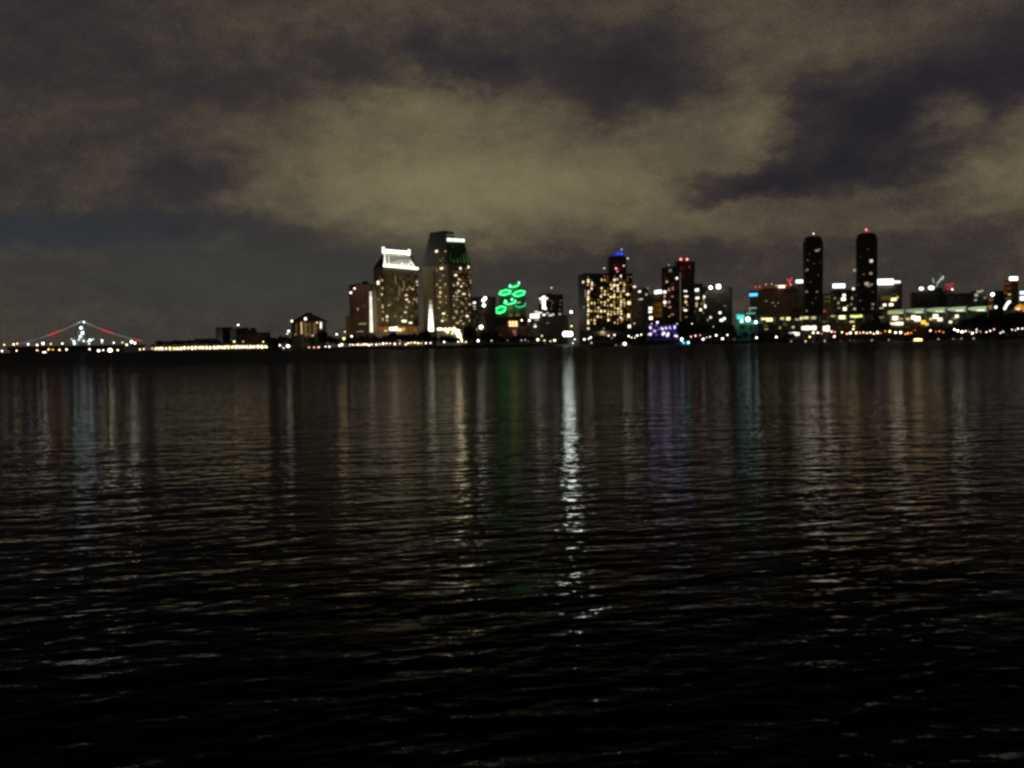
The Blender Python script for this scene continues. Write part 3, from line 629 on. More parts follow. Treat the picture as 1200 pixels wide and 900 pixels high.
for px, py, w_, h_, m in [(598, 360.8, 5, 2.4, em((210, 150, 90), .3)), (607, 354.5, 6, 1.6, em((170, 255, 200), .6)), (606.5, 369, 4, 1.4, em(AMB, .35)), (598.5, 369.5, 3.4, 2.4, em(AMB, .28)), (603, 366, 3, 4, em((120, 80, 50), .1))]:
    c = P(px, py, 1660); k = 1660/F; o = bpy.data.objects.new('window', unit_box(m)); COL.objects.link(o); o.parent = em_root; o.location = c-em_root.location; o.scale = (w_*k, .5, h_*k)
for qx in (590, 606): spot(P(qx, 362, 1600), P(qx, 350, 1700), 16000, (.05, 1, .3), R(50), 1, 2)  # added green fill spots without fixtures, tinting the tower bodies
a, c_ = G(579, 1664), G(618, 1664); mb = MB(); mb.prism([(a.x, 1664), (c_.x, 1664), (c_.x, 1760), (a.x, 1760)], GZ-1, HZ(600, 371.5, 1664)); mb.build('podium', M['brown'], em_root)

b = Building('low_block', 'low dark reddish block beneath the green towers with a short strip of three lights', 'building', [(580, 1300), (627, 1290)], 381.5, M['brown'], 25)
for px in (598, 601.5, 605): at_front(b, px, 377.8+3.4, 2.6, 2.6, 1289, em(WARM, 2))
b.boxpart('upper_storey', 601, 379, 16, 6.5, 1292, 15, M['brown'])
for px in (597.7, 601.3, 604.8): b.boxpart('lit_panel', px, 377.8, 2.6, 2.8, 1291.2, .5, em(WARM, 2))
b.grid(0, 581, 626, 384, 398, 14, 4, .04, .4, [em(AMB, .5), em((255, 90, 80), .3)], [em((150, 60, 50), .06), em((140, 70, 50), .04)], seed=41)
b.win(603.5, 389.5, 3, 7, em((230, 150, 130), .25), name='doorway'); b.finish()

b = Building('office_tower', 'brown tower with a white vertical light strip down its left edge', 'building', [(632, 1500), (640, 1480), (660.5, 1500)], 345.5, M['brown'], topat=(646, 1485))
for px, py, w_, h_, s_ in [(637.3, 354.5, 3.4, 15, 2.4), (634, 350, 3.4, 2.4, 1.6), (640.5, 349.8, 3, 2.2, 1.4), (634, 354, 2.4, 2, .5), (639, 361.5, 3, 2.8, 1.8)]: b.win(px, py, w_, h_, em((255, 248, 235), s_), 0 if px < 639 else 1, 'light_strip')
mb = MB(); c = P(646, 345, 1500); mb.tube((c.x, c.y, c.z-2), (c.x, c.y, c.z+10), .4, .2); mb.build('antenna', M['metal'], b.root); beacon(b, 646.3, 337.3, 1500, em((255, 190, 185), 2.4), 1.0)
for px, py, w_, h_ in [(646, 352.5, 4.5, 2), (648, 355, 2, 3), (646, 358, 2, 2.2), (646, 362, 2.4, 3), (657, 352.5, 4, 2.4), (656.5, 357, 2.4, 3), (656, 363, 3.4, 2.4), (656.5, 367.5, 4, 2)]: b.win(px, py, w_*.8, h_*.8, em((215, 180, 130), .22), 1)
b.boxpart('roof_unit', 642, 345, 8, 2.2, 1492, 8, M['grey']); b.finish()
b = Building('office_block', 'dark block below the brown tower with broken white lights along its roof', 'building', [(621, 1290), (661, 1275)], 370, M['darkglass'], 25)
for px, py, w_, s_ in [(628.5, 365.5, 4, 1.2), (632.8, 366.5, 4.5, 1.5), (637.5, 369, 3, 2.2), (641.5, 367, 3, .6), (645, 369.5, 4, 1), (648, 368.5, 3, .9), (656, 368, 3, .5)]:
    b.boxpart('roof_light', px, py, w_, 1.5, 1276, 1, em(WHT, s_))
b.boxpart('roof_unit', 634, 367.8, 16, 3.4, 1284, 12, M['darkglass'])
b.boxpart('sign', 626.5, 370.3, 10.5, 4.6, 1282, 1.2, em((255, 250, 240), 2.6)); b.boxpart('sign', 629, 374.8, 4.5, 1.6, 1274, .6, em(WHT, .5))
b.win(627.2, 382.5, 4.2, 3.2, em((255, 230, 215), 1.6)); b.win(627.2, 379.8, 1.8, 2, em(WARM, .8)); b.win(641.8, 378.5, 3.4, 2.4, em((200, 170, 130), .35))
b.grid(0, 622, 660, 373, 396, 12, 6, .01, .35, [em(WARM, .5)], [em((130, 120, 70), .05), em((100, 120, 110), .05)], seed=43); b.finish()

# ------------------------------------------------------------------ big hotel full of lit windows
b = Building('hotel_tower', 'broad dark hotel slab crowded with yellow lit windows under a blue lit crown', 'tower', [(678.5, 1155), (687, 1120), (742, 1135)], 321.5, M['blackglass'], topat=(710, 1128))
b.boxpart('penthouse', 724, 311, 20, 21, 1140, 22, M['blackglass'])
b.boxpart('crown', 724.6, 299.4, 15, 3.4, 1146, 12, M['darkglass'])
for px, py, w_, h_, s_ in [(720.5, 298.8, 2.2, 1.6, .7), (724, 297.6, 2.2, 3, 1.3), (728, 297.3, 2.4, 3.2, 1.5), (731.2, 298.6, 1.6, 2, .7), (717.8, 299.6, 1.4, 1.2, .4)]:
    b.boxpart('crown_light', px, py, w_, h_, 1144.5, .8, em((60, 70, 255), s_))
beacon(b, 728.5, 292.3, 1150, em((210, 205, 225), 1.6), .8); beacon(b, 735.6, 302.8, 1142, em((225, 220, 205), 1.8), .9); beacon(b, 716, 303, 1142, em((200, 190, 190), .8), .7)
for px, py, s_ in [(722, 314.6, 1.8), (708, 314.4, 1.2), (731, 311.3, 1.2), (723.5, 318, .7)]: beacon(b, px, py, 1138, em((255, 190, 190), s_*1.6), .9)
for px, py in [(721, 311), (727, 315)]: red_lamp(px, py, 1138)
bp = lambda x, y: (.55 if 340 < y < 372 else .34)*(1.25 if x > 728 else 1)*(.5 if y < 326 else 1)
b.grid(1, 687.5, 741, 322.5, 380, 14, 17, bp, .3, [em((255, 226, 150), 1.3), em((255, 232, 170), 1.9), em((255, 240, 205), 1.5), em((255, 215, 120), .8), em((255, 214, 120), .55)], [em((230, 170, 70), .12), em((200, 140, 60), .06), em((220, 190, 90), .16), em((235, 160, 80), .22), em((180, 100, 40), .07)], .44, .6, cap=96, seed=52)
for px, py, w_, h_, s_, fc in [(683.5, 330.5, 3.6, 2.8, 1.6, 0), (684.5, 360, 2, 4.6, .25, 0), (686.3, 344, 1.6, 9, .2, 0), (737.5, 382.5, 4.6, 5, 2, 1), (689.3, 385, 3.6, 3, 1.2, 1), (689.3, 378, 2.6, 6, 1.6, 1), (743.5, 336, 4.4, 2.4, 1.8, 1), (735.5, 345, 5, 3, 1.6, 1), (737, 355, 5, 5, 1.8, 1), (736.5, 370, 4, 6, 1.8, 1), (729, 374, 3, 5, .7, 1)]:
    b.win(px, py, w_, h_, em((255, 238, 195), s_), fc)
for px, py, w_, m in [(718, 336.5, 1.6, 0), (716, 334, 1.5, 0), (720.5, 334, 1.5, 0)]: b.win(px, py, w_, 4, em((255, 220, 170), 1.0))
for px, py in [(729, 373), (731.5, 371), (734, 374.5), (728, 377)]: b.win(px, py, 1.8, 2.6, em((255, 120, 40), .5))
b.finish()
podium(b, 680, 750, 388, 400, 1085, M['darkglass'])
for px, py, w_, s_ in [(704, 396, 7, .25), (711, 395.8, 6, .35), (717, 396, 5, .3), (729, 395.8, 4, .3), (713.3, 392.8, 2, .8), (720, 392.4, 2.6, .9), (707.5, 385, 2, .3)]: at_front(b, px, py, w_, 1.6, 1084.4, em((215, 220, 195), s_))
b = Building('office_tower', 'near-black tower against the right side of the big lit hotel, four small high lights', 'tower', [(741.5, 1110), (753, 1090), (760, 1105)], 338.5, M['blackglass'], topat=(750, 1092))
for px, py, w_, h_, s_, fc in [(749.6, 341.6, 3.2, 3, 1.6, 0), (757.3, 345, 2, 3, .8, 1), (751.3, 350.6, 4.4, 1.6, .9, 0), (748.5, 351, 2.5, 1.2, .3, 0), (743.5, 379, 2.4, 3, .4, 0), (759, 337.8, 1.6, 1.6, .6, 1)]: b.win(px, py, w_, h_, em(WHT, s_), fc)
b.grid(0, 743, 752.5, 344, 386, 4, 12, .0, .25, [em(WARM, .5)], [em((120, 110, 100), .03), em((110, 90, 80), .04)], seed=54); b.finish()

b = Building('office_block', 'mid-height brown block with an ochre lit wall and a white rooftop sign', 'building', [(759, 1250), (779, 1235)], 345.5, M['brown'], 25)
for px in (768.7, 772.2, 775.7): b.boxpart('sign', px, 341.8+(.6 if px < 770 else 0), 3.2, 4, 1236, .8, em((255, 252, 245), 2.2))
for i, (px, py) in enumerate([(767, 357), (770.5, 357), (774, 357), (767, 363), (770.5, 363), (774, 363), (767, 369), (770.5, 369), (774, 369)]): b.win(px, py, 3.2, 5.2, em((200, 140, 40), .07+.03*(i % 3), .6), name='lit_wall_panel')
for px, py, h_ in [(762.3, 361.5, 4.6), (762, 365.5, 2.6), (762.8, 372.7, 5)]: b.win(px, py, 4.8, h_, em((255, 244, 215), 2.4))
b.win(773.3, 357.8, 3, 2.4, em(YEL, .7)); b.finish()

b = Building('office_tower', 'dark two-part tower with two red roof lights and a thin pale vertical line', 'tower', [(776, 1180), (797, 1150), (814.5, 1170)], 313.5, M['blackglass'], topat=(785, 1165))
b.boxpart('upper_block', 806, 313, 17, 13, 1163, 20, M['blackglass'])
b.boxpart('upper_block', 797.5, 309, 10, 6, 1158, 16, M['darkglass'])
for px in (797.8, 805.2): beacon(b, px, 303.8, 1160, em((255, 120, 120), 5), 1.2)
for px, py in [(802, 304.5), (809, 313), (811.5, 322)]: red_lamp(px, py, 1157)
beacon(b, 783.8, 310.3, 1165, em((210, 215, 190), .9), .7)
b.win(797.2, 348, .8, 57, em((190, 180, 140), .22), 1, 'light_line')
for px, py, w_, h_, s_, fc, cl_ in [(785.5, 317, 3.6, 5, .3, 0, (170, 200, 150)), (793.3, 326, 2.4, 3.2, 2, 0, WHT), (781.6, 330.2, 2.4, 3, .7, 0, WARM), (779.2, 342.2, 3.6, 3.8, 2.2, 0, WHT), (779, 347, 2, 4, .6, 0, WARM), (779.2, 354.3, 3.4, 4, 2, 0, WHT), (779.3, 358, 2.2, 2, .8, 0, WARM), (784, 339.5, 1.6, 5, .6, 0, PINK), (788.3, 338, 1.8, 5.6, .4, 0, PINK), (788, 347.5, 2.6, 1.8, .5, 0, PINK), (784.3, 354, 2, 4, .6, 0, PINK), (785, 360, 3.6, 3, .4, 0, PINK), (788, 368.5, 3.4, 2, .35, 0, WARM), (803.3, 341.2, 6.4, 2.2, 1.6, 1, WHT), (804, 347.3, 7.2, 1.9, 1.8, 1, WHT), (803.5, 350.5, 2, 2, .6, 1, WARM), (803.6, 354, 4, 3.2, 1.4, 1, WARM), (805, 357.3, 2.6, 1.6, .7, 1, WARM), (803.2, 363.6, 6, 2.4, 2, 1, WHT), (801, 361, 2, 2, .6, 1, WARM), (804, 371.5, 4, 1.8, .3, 1, WARM), (808, 313, 2.4, 2.4, .3, 1, PINK), (812, 313.5, 2.4, 3, .3, 1, PINK)]:
    b.win(px, py, w_, h_, em(cl_, s_), fc)
b.grid(0, 777.5, 796, 318, 372, 7, 17, .01, .4, [em(WARM, .5)], [em((150, 100, 60), .06), em((130, 100, 80), .04), em((180, 120, 80), .1)], .45, .5, seed=61)
b.grid(1, 799, 813, 322, 374, 5, 16, .01, .3, [em(WARM, .5)], [em((150, 120, 80), .05), em((130, 110, 80), .04)], .5, .4, seed=62); b.finish()

b = Building('office_tower', 'shorter tower with scattered bright windows on the right flank of the red topped tower', 'tower', [(811, 1210), (820, 1190), (829, 1205)], 336.5, M['darkglass'], topat=(820, 1192))
b.boxpart('roof_unit', 819, 334.5, 9, 4.4, 1198, 10, M['blackglass'])
for px, py, w_, h_, s_, fc in [(816.8, 339.8, 4.4, 4.4, 1.9, 0), (812.8, 342, 2, 3.4, .8, 0), (817.3, 349.3, 4, 3.6, 1.8, 0), (825.2, 347.8, 3.6, 4.4, 1.5, 1), (824.4, 350.5, 3, 2, .9, 1), (816.4, 357, 2.2, 8, .6, 0), (826.3, 359, 3.8, 5.6, 1.9, 1), (821, 363, 4, 3.8, 2, 1), (825, 354.5, 2, 5, .4, 1), (824, 366.5, 2, 2, .4, 1), (814, 365, 2, 3, .2, 0), (822.3, 356, 1.6, 4, .3, 1)]: b.win(px, py, w_, h_, em(WHT if s_ > 1 else WARM, s_), fc)
b.grid(0, 812, 819.5, 342, 376, 4, 11, .02, .45, [em(WARM, .4)], [em((150, 130, 80), .07), em((140, 120, 90), .04)], seed=63)
b.grid(1, 821, 828.5, 342, 376, 4, 11, .02, .45, [em(WARM, .4)], [em((150, 130, 80), .07), em((140, 120, 90), .04)], seed=64); b.finish()
b = Building('office_tower', 'flat topped grey tower with two round white lights on its roof edge', 'tower', [(828.5, 1310), (857, 1300)], 337.5, M['grey'], 25)
beacon(b, 832.7, 337, 1296, em(WHT, 7), 2.2, 'roof_lamp'); beacon(b, 842, 335.8, 1296, em(WHT, 8), 3.0, 'roof_lamp')
for px, py, w_, h_, s_, cl_ in [(843.8, 366.5, 3.6, 3.6, 2.2, WHT), (832.7, 372, 3, 3.2, 1.4, WHT), (845.5, 375.3, 5.4, 3.6, 2.2, (235, 255, 250)), (848.8, 373.4, 4, 3.6, 2.2, (235, 255, 250)), (829, 375, 2.6, 3, .6, WARM), (849.5, 358.5, 5, 2.8, .14, (200, 210, 200)), (843.5, 353.2, 6, 1, .12, (190, 190, 170)), (852, 362.5, 4, 2.2, .08, (120, 180, 150))]: b.win(px, py, w_, h_, em(cl_, s_))
b.grid(0, 830, 856, 341, 380, 9, 12, .0, .3, [em(WARM, .4)], [em((120, 130, 110), .03), em((110, 120, 115), .05)], seed=65); b.finish()

# ------------------------------------------------------------------ teal lit corner, wide roofline block
b = Building('arena', 'low teal lit hall with glowing turquoise sign shapes on its front', 'building', [(862, 1120), (890, 1110)], 375.5, M['tealwall'], 22)
for px, py, w_, h_, cl_, s_ in [(867.8, 371.5, 8.4, 5, (90, 250, 235), 1.0), (869.2, 376, 4, 4.6, (190, 255, 240), 1.5), (865, 369.5, 4, 2.4, (70, 220, 215), .8), (879.5, 367.4, 9.4, 1.5, (120, 215, 190), .6), (878.8, 364.3, 1.4, 5, (110, 200, 180), .5), (883.5, 366.8, 4, 2, (110, 215, 185), .35), (882.5, 361, 8.4, 1.4, (210, 225, 190), .5)]:
    b.boxpart('sign', px, py, w_, h_, 1108, .8, em(cl_, s_))
beacon(b, 876.4, 374.2, 1106, em((235, 255, 250), 7), 2.6, 'wall_lamp'); beacon(b, 885.7, 377.5, 1106, em((235, 255, 250), 6), 1.6, 'wall_lamp')
for i, (px, w_) in enumerate([(869, 5), (874.5, 4), (879.5, 3.6), (884, 3.4)]): b.win(px, 384.5, w_, 8, em((60, 150, 95), .10+.03*(i % 2), .4), name='glazed_bay')
for x_ in (869, 884): spot(P(x_, 386, 1100), P(x_, 376, 1112), 260, (.3, 1, .75), R(100), 1, 1)
b.boxpart('canopy_frame', 879, 364.3, 16, .8, 1109, 6, M['metal']); b.boxpart('mast', 874, 370, 1, 12, 1109.5, 1, M['metal']); b.boxpart('mast', 886, 370, 1, 12, 1109.5, 1, M['metal']); b.finish()
b = Building('office_block', 'wide block with red lights along its roofline and a blue sign at left', 'building', [(879, 1420), (893, 1405), (936, 1420)], 341, M['tan'], topat=(905, 1408))
b.boxpart('upper_storey', 915, 339.3, 36, 4.4, 1412, 20, M['grey'])
b.win(883, 345.4, 7.4, 3.4, em((90, 190, 255), 1.7), name='sign'); b.win(916, 335.8, 1, .1, em(AMB, .2))
b.boxpart('sign', 916, 335.8, 7.4, 2.8, 1409, .8, em((255, 225, 190), 2.4))
for px, py, cl_, s_ in [(885.5, 336.5, (255, 90, 80), .7), (890.3, 336, (255, 90, 80), .9), (897.5, 333.4, (255, 130, 110), .8), (904.5, 332.8, (255, 140, 60), .8), (909.8, 334.6, (255, 170, 80), .9), (921, 334.5, (255, 130, 70), .8)]: beacon(b, px, py, 1408, em(cl_, s_*1.5), 1.2)
for a, c_ in [((922.8, 326.5), (925.3, 331)), ((928, 325.5), (925.3, 331)), ((925.3, 331), (926.8, 334))]:
    mb = MB(); mb.tube(P(*a, 1407), P(*c_, 1407), .8); mb.build('neon_sign', em((255, 80, 90), .9), b.root)
beacon(b, 926.6, 333.8, 1405, em((255, 150, 100), 2), 1.0)
for px, py, w_ in [(898, 352.8, 3.6), (908.5, 358.5, 3), (905.5, 354.8, 5), (912, 355, 3)]: b.win(px, py, w_, 1.5, em((210, 200, 150), .35))
b.grid(1, 894, 935, 343, 372, 14, 10, .0, .45, [em(WARM, .5)], [em((170, 140, 90), .05), em((150, 130, 90), .035)], .6, .4, seed=71)
b.boxpart('red_glow_light', 899, 338.2, 20, .6, 1411.5, .5, em((220, 40, 30), .16)); b.boxpart('red_glow_light', 923, 337.6, 12, .6, 1411.5, .5, em((220, 40, 40), .2)); b.finish()
b = Building('office_tower', 'pale ribbed block carrying a white sign bar, tight against the left dark round-topped tower', 'tower', [(926, 1500), (942, 1480)], 335, M['pale'], 22)
b.win(937, 329.6, 1, .1, em(WHT, .1)); b.boxpart('sign', 937.2, 329.8, 8.6, 3.4, 1481, .8, em((255, 252, 248), 2.6)); b.boxpart('sign_frame', 937.2, 333, 6, 3.4, 1483, .8, M['metal'])
b.grid(0, 927, 941, 337, 366, 5, 12, .0, .5, [em(WARM, .5)], [em((150, 140, 110), .05), em((170, 160, 120), .035)], seed=72); b.finish()

# ------------------------------------------------------------------ the two dark round-topped towers
def round_tower(x0, x1, ytop, ysh, Y, label, beac, wins, dome):
    k = Y/F; c = G((x0+x1)/2, Y+14); rx = (x1-x0)/2*k; ry = rx*.85; n_ = 20
    root = empty('apartment_tower', (c.x, c.y, GZ-1), label, 'tower')
    ring = lambda s_: [(c.x+math.copysign(abs(math.cos(2*math.pi*i/n_))**.75, math.cos(2*math.pi*i/n_))*rx*s_, c.y+math.sin(2*math.pi*i/n_)*ry*s_) for i in range(n_)]
    zs = HZ((x0+x1)/2, ysh, Y); zt = HZ((x0+x1)/2, ytop, Y)
    mb = MB(); mb.prism(ring(1), GZ-1, zs); mb.build('wall', M['blackglass'], root)
    mb = MB(); zz = [zs+.02]+[zs+(zt-zs)*math.sin(t*math.pi/2) for t in (.33, .66, 1)]; ss = (.97, .9, .74, .45)
    for i in range(3): mb.prism(ring(ss[i]), zz[i], zz[i+1]-.02, top=ring(ss[i+1] if dome else (ss[i]+ss[i+1])/2))
    mb.build('roof', M['blackglass'], root)
    for px, py, r, m in beac:
        cc = P(px, py, Y+10); mb = MB(); mb.ball(cc, r); mb.tube(cc, cc-Vector((0, 0, 5)), .15, n=5, mi=1); mb.build('beacon', [m, M['metal']], root)
    for px, py, w_, h_, m in wins:
        cc = P(px, py, Y); xx = cc.x-c.x; yy = -ry*math.sqrt(max(0, 1-min(1, abs(xx/rx))**2.4))
        o = bpy.data.objects.new('window', unit_box(m)); COL.objects.link(o); o.parent = root
        o.location = Vector((cc.x, c.y+yy-.15, cc.z))-root.location; o.scale = (w_*k, .5, h_*k); o.rotation_euler.z = math.atan2(xx/rx, 1.5)*.8
    mb = MB()
    for j in range(1, 30):
        z_ = GZ+3+(zs-GZ-5)*j/30.
        mb.prism(ring(1.008), z_, z_+.45)
    o = mb.build('floor_ledge', M['darkglass'], root); o['kind'] = 'stuff'
    return root
dimw = lambda s_: em((200, 175, 150), s_)
round_tower(941.5, 964.5, 275.5, 283, 1180, 'dark round-topped tower, the left of a matching pair, one pale light on its roof',
    [(953.4, 273.8, .9, em((255, 215, 200), 3)), (944, 282, .4, dimw(.3))],
    [(958.2, 293.4, 4, 2.2, dimw(.5)), (961, 292, 2, 1.6, dimw(.4)), (948.8, 304.4, 2, 1.6, dimw(.25)), (948.5, 315.6, 3.6, 2, dimw(.4)), (947, 317, 2, 1.4, dimw(.25)), (948, 341.4, 4, 1.8, dimw(.45)), (958.3, 341.8, 2, 2, dimw(.3)), (947.8, 364, 2.4, 2.4, dimw(.3)), (955, 308.5, 1.6, 1.4, dimw(.1)), (951, 330, 1.6, 1.6, dimw(.1)), (960, 322, 1.6, 1.8, dimw(.1)), (953, 355, 1.6, 1.6, dimw(.12)), (945.5, 331, 1.2, 1.4, dimw(.12)), (962, 307, 1.2, 1.4, dimw(.1)), (950, 297, 1.6, 1.2, dimw(.08)), (957, 349, 1.4, 1.6, dimw(.1))], True)
round_tower(1003.5, 1027.8, 271.5, 279, 1175, 'dark round-topped tower, the right of a matching pair, a red light on its roof',
    [(1015, 269.3, 1.2, em((255, 110, 110), 4)), (1016.5, 271.5, .6, em((255, 60, 60), 1.5)), (1008, 273, .8, em((255, 50, 50), .5))],
    [(1022, 305.6, 3.4, 3.4, dimw(1.6)), (1006.2, 315.8, 2.4, 2.8, dimw(.8)), (1013.5, 321.2, 2, 2, dimw(.15)), (1021.5, 320.2, 3, 2.6, dimw(.6)), (1016.8, 332.3, 4.4, 3.4, dimw(.8)), (1019, 334.8, 4, 2, dimw(.4)), (1022.5, 333, 2.4, 2, dimw(.5)), (1009.5, 333, 2, 1.6, dimw(.15)), (1011, 352, 3, 2, em((150, 190, 190), .12)), (1024, 356.5, 3, 2.6, dimw(.4)), (1023.5, 361.5, 2.6, 2, dimw(.3)), (1008, 345, 1.6, 1.6, dimw(.1)), (1018, 292, 1.6, 1.4, dimw(.1)), (1011, 300, 1.4, 1.4, dimw(.08)), (1024, 342, 1.4, 1.6, dimw(.12)), (1013, 362, 1.6, 1.6, dimw(.12))], True)

# ------------------------------------------------------------------ blocks around the pair
b = Building('office_block', 'dark block under a glowing white sign bar between the two round-topped towers', 'building', [(974, 1400), (1003, 1390)], 340, M['darkglass'], 25)
b.boxpart('sign', 983.2, 335, 14, 4.6, 1392, 1, em((255, 253, 248), 2.6)); b.boxpart('sign_frame', 983.2, 338.6, 10, 2.6, 1394, .8, M['metal'])
for px, py, w_, h_, s_ in [(989.2, 346, 4.4, 4, 2.2), (988.4, 350.5, 6.6, 5, 2.2), (1000, 338.4, 3.6, 4, 1.5), (978.5, 349.5, 3, 4, .25), (982.5, 355, 2.6, 4, .5), (990, 362, 5, 5, 2.2), (993, 358.5, 2.4, 2.4, .6), (998.5, 349.5, 2.4, 5, .45), (997.5, 356.5, 3, 3, .3), (1001.5, 362, 4, 3, .8), (983, 361, 4, 3, .25)]: b.win(px, py, w_, h_, em(WHT if s_ > 1 else (225, 215, 160), s_))
b.grid(0, 975, 1002, 343, 366, 10, 8, .0, .5, [em(WARM, .5)], [em((170, 150, 100), .07), em((150, 140, 110), .05)], seed=81); b.finish()
b = Building('low_block', 'small olive lit block close to the right foot of the left round-topped tower', 'building', [(964.5, 1330), (975.5, 1325)], 344.5, M['tan'], 18)
for i, (px, py) in enumerate([(967.5, 348), (971.5, 348), (967.5, 353), (971.5, 353)]): b.win(px, py, 3, 3.6, em((150, 165, 80), .16+.05*(i % 2), .4))
beacon(b, 963, 361, 1322, em((255, 150, 130), .9), 1.5); beacon(b, 966.3, 364.5, 1322, em((220, 100, 90), .5), 1.8); b.finish()
b = Building('office_block', 'block with the longest white rooftop sign, directly right of the right round-topped tower', 'building', [(1027.5, 1400), (1056, 1385)], 333, M['grey'], 25)
b.boxpart('sign', 1037, 330.3, 20, 6.4, 1386, 1, em((255, 254, 250), 2.8)); b.boxpart('sign', 1050.8, 330.4, 8.6, 2.6, 1387.2, 1, em((255, 254, 250), 1.8))
for px, py, w_, h_, s_, cl_ in [(1047.2, 350.8, 8, 5, 1.8, (255, 236, 170)), (1051.8, 348.5, 2.4, 4, .8, YEL), (1036.6, 357.4, 4.6, 3.8, 2, WHT), (1044.3, 357, 6, 4, 2, WHT), (1033, 361, 6, 1.6, .8, WARM), (1039, 349, 10, 5, .12, (200, 170, 90)), (1033, 351, 4, 4, .1, (190, 150, 90)), (1048, 345, 6, 3, .1, (190, 160, 80))]: b.win(px, py, w_, h_, em(cl_, s_))
b.grid(0, 1029, 1055, 337, 364, 9, 9, .0, .4, [em(WARM, .5)], [em((170, 140, 110), .05), em((140, 130, 110), .04)], seed=82); b.finish()
b = Building('office_block', 'dim block carrying two white oval roof lights and a slanted pale green roof frame', 'building', [(1068, 1480), (1108, 1465)], 342, M['darkglass'], 25)
for px, py, w_, h_ in [(1079.7, 338.2, 6.6, 4.4), (1091.3, 337.3, 9, 5.6)]:
    c = P(px, py, 1464); k = 1464/F; mb = MB(); mb.ball(c, w_*k/2*.8, .6, h_*k/2*.8, 10, 7); mb.build('roof_lamp', em((255, 252, 245), 3), b.root)
for a, c_, s_ in [((1098.5, 332), (1105.5, 323.5), .8), ((1093, 326), (1094.5, 331.5), .45), ((1098.5, 332), (1097.3, 336), .4), ((1104.5, 328), (1105.5, 323.5), .6), ((1101, 320), (1102, 323), .1)]:
    mb = MB(); mb.tube(P(*a, 1470), P(*c_, 1470), 1.0); mb.build('roof_frame_light', em((205, 235, 200), s_), b.root)
b.boxpart('roof_unit', 1098, 339.5, 14, 5, 1472, 10, M['darkglass'])
b.grid(0, 1069, 1107, 345, 366, 13, 6, .0, .35, [em(WARM, .5)], [em((130, 130, 90), .04), em((110, 130, 100), .04)], seed=83); b.finish()
b = Building('office_block', 'dim block under a small red neon roof sign beside pale green roof frame', 'building', [(1108, 1440), (1140, 1430)], 344, M['darkglass'], 25)
for a, c_ in [((1108, 334.5), (1116, 333)), ((1112, 337), (1117, 332)), ((1110, 339), (1116, 337.5))]:
    mb = MB(); mb.tube(P(*a, 1432), P(*c_, 1432), 1.5); mb.build('neon_sign', em((225, 70, 75), .5), b.root)
beacon(b, 1116, 339.2, 1428, em(WHT, 3), 1.3); b.boxpart('sign_frame', 1112.5, 341, 9, 4.4, 1434, 1, M['metal'])
b.grid(0, 1109, 1139, 347, 364, 11, 5, .0, .4, [em(WARM, .5)], [em((110, 130, 90), .05), em((130, 110, 80), .04)], seed=84); b.finish()
b = Building('low_block', 'low stepped block with pale grey lit patches near the last white sail', 'building', [(1138, 1300), (1164, 1290)], 349, M['grey'], 20)
b.boxpart('upper_storey', 1150, 345, 14, 8, 1297, 14, M['grey'])
for px, py, w_, h_, s_ in [(1147.5, 341.8, 5, 2.6, .5), (1151, 340.8, 3, 2.4, .45), (1144.2, 345.8, 3.6, 3, .6), (1143.4, 351.5, 2.6, 2.4, .45), (1154.5, 349, 3, 3, .2)]: b.boxpart('lit_panel', px, py, w_, h_, 1288.5, .5, em((220, 215, 190), s_))
b.boxpart('column', 1161, 356, 5, 15, 1286, 6, M['brown']); b.boxpart('column_light', 1161, 351.5, 4.6, 3, 1285.4, .4, em((190, 120, 50), .3)); b.boxpart('column_light', 1160.3, 360, 4, 4.6, 1285.4, .4, em((215, 170, 90), .35))
b.finish(); beacon(b, 1163.2, 345, 1284, em((240, 255, 250), 7), 2.2, 'roof_lamp'); beacon(b, 1167, 360, 1284, em((220, 240, 225), 3), 1.8, 'wall_lamp')
b = Building('office_block', 'dark teal windowless block left of the brown tower at the right edge', 'building', [(1163, 1380), (1176, 1375)], 341.5, M['blackglass'], 20)
b.grid(0, 1164, 1175, 344, 366, 4, 6, .0, .4, [em(TEAL, .3)], [em((40, 90, 75), .06), em((40, 80, 80), .04)], seed=85); b.finish()
b = Building('office_tower', 'brown tower with a white sign bar on top, last tower before the right edge', 'tower', [(1176, 1350), (1184, 1335), (1193, 1345)], 329, M['brown'], topat=(1184, 1337))
b.boxpart('sign', 1188, 326.4, 9.6, 4.2, 1334, 1, em((255, 250, 245), 2.6)); b.boxpart('sign_frame', 1188, 328.6, 9, 2, 1336, 1, M['metal'])
for px, py, w_, h_, m in [(1180, 332, 5, 5, em((190, 110, 50), .18)), (1181, 338, 6, 5, em((180, 110, 50), .14)), (1186.5, 331, 2, 8, em((120, 60, 30), .08)), (1183, 345, 2.6, 2.4, em(YEL, .6)), (1178.5, 343, 3, 4, em((190, 150, 70), .15)), (1182, 350, 5, 5, em((170, 170, 80), .12))]: b.win(px, py, w_, h_, m)
b.grid(1, 1185, 1192, 333, 362, 3, 9, .0, .5, [em(WARM, .5)], [em((150, 110, 60), .06), em((130, 100, 60), .04)], seed=86); b.finish()
b = Building('low_block', 'low round-roofed hall glowing orange at the right edge', 'building', [(1183, 1250), (1215, 1245)], 363, M['tan'], 20)
c = P(1197, 364, 1255); k = 1250/F; mb = MB(); mb.ball(c, 8*k, 8, 7.5*k, 14, 8); mb.build('dome', em((255, 175, 60), .8, .3), b.root)
b.boxpart('lit_panel', 1193, 362.3, 5, 2.2, 1240, .6, em((255, 225, 190), 1.2))
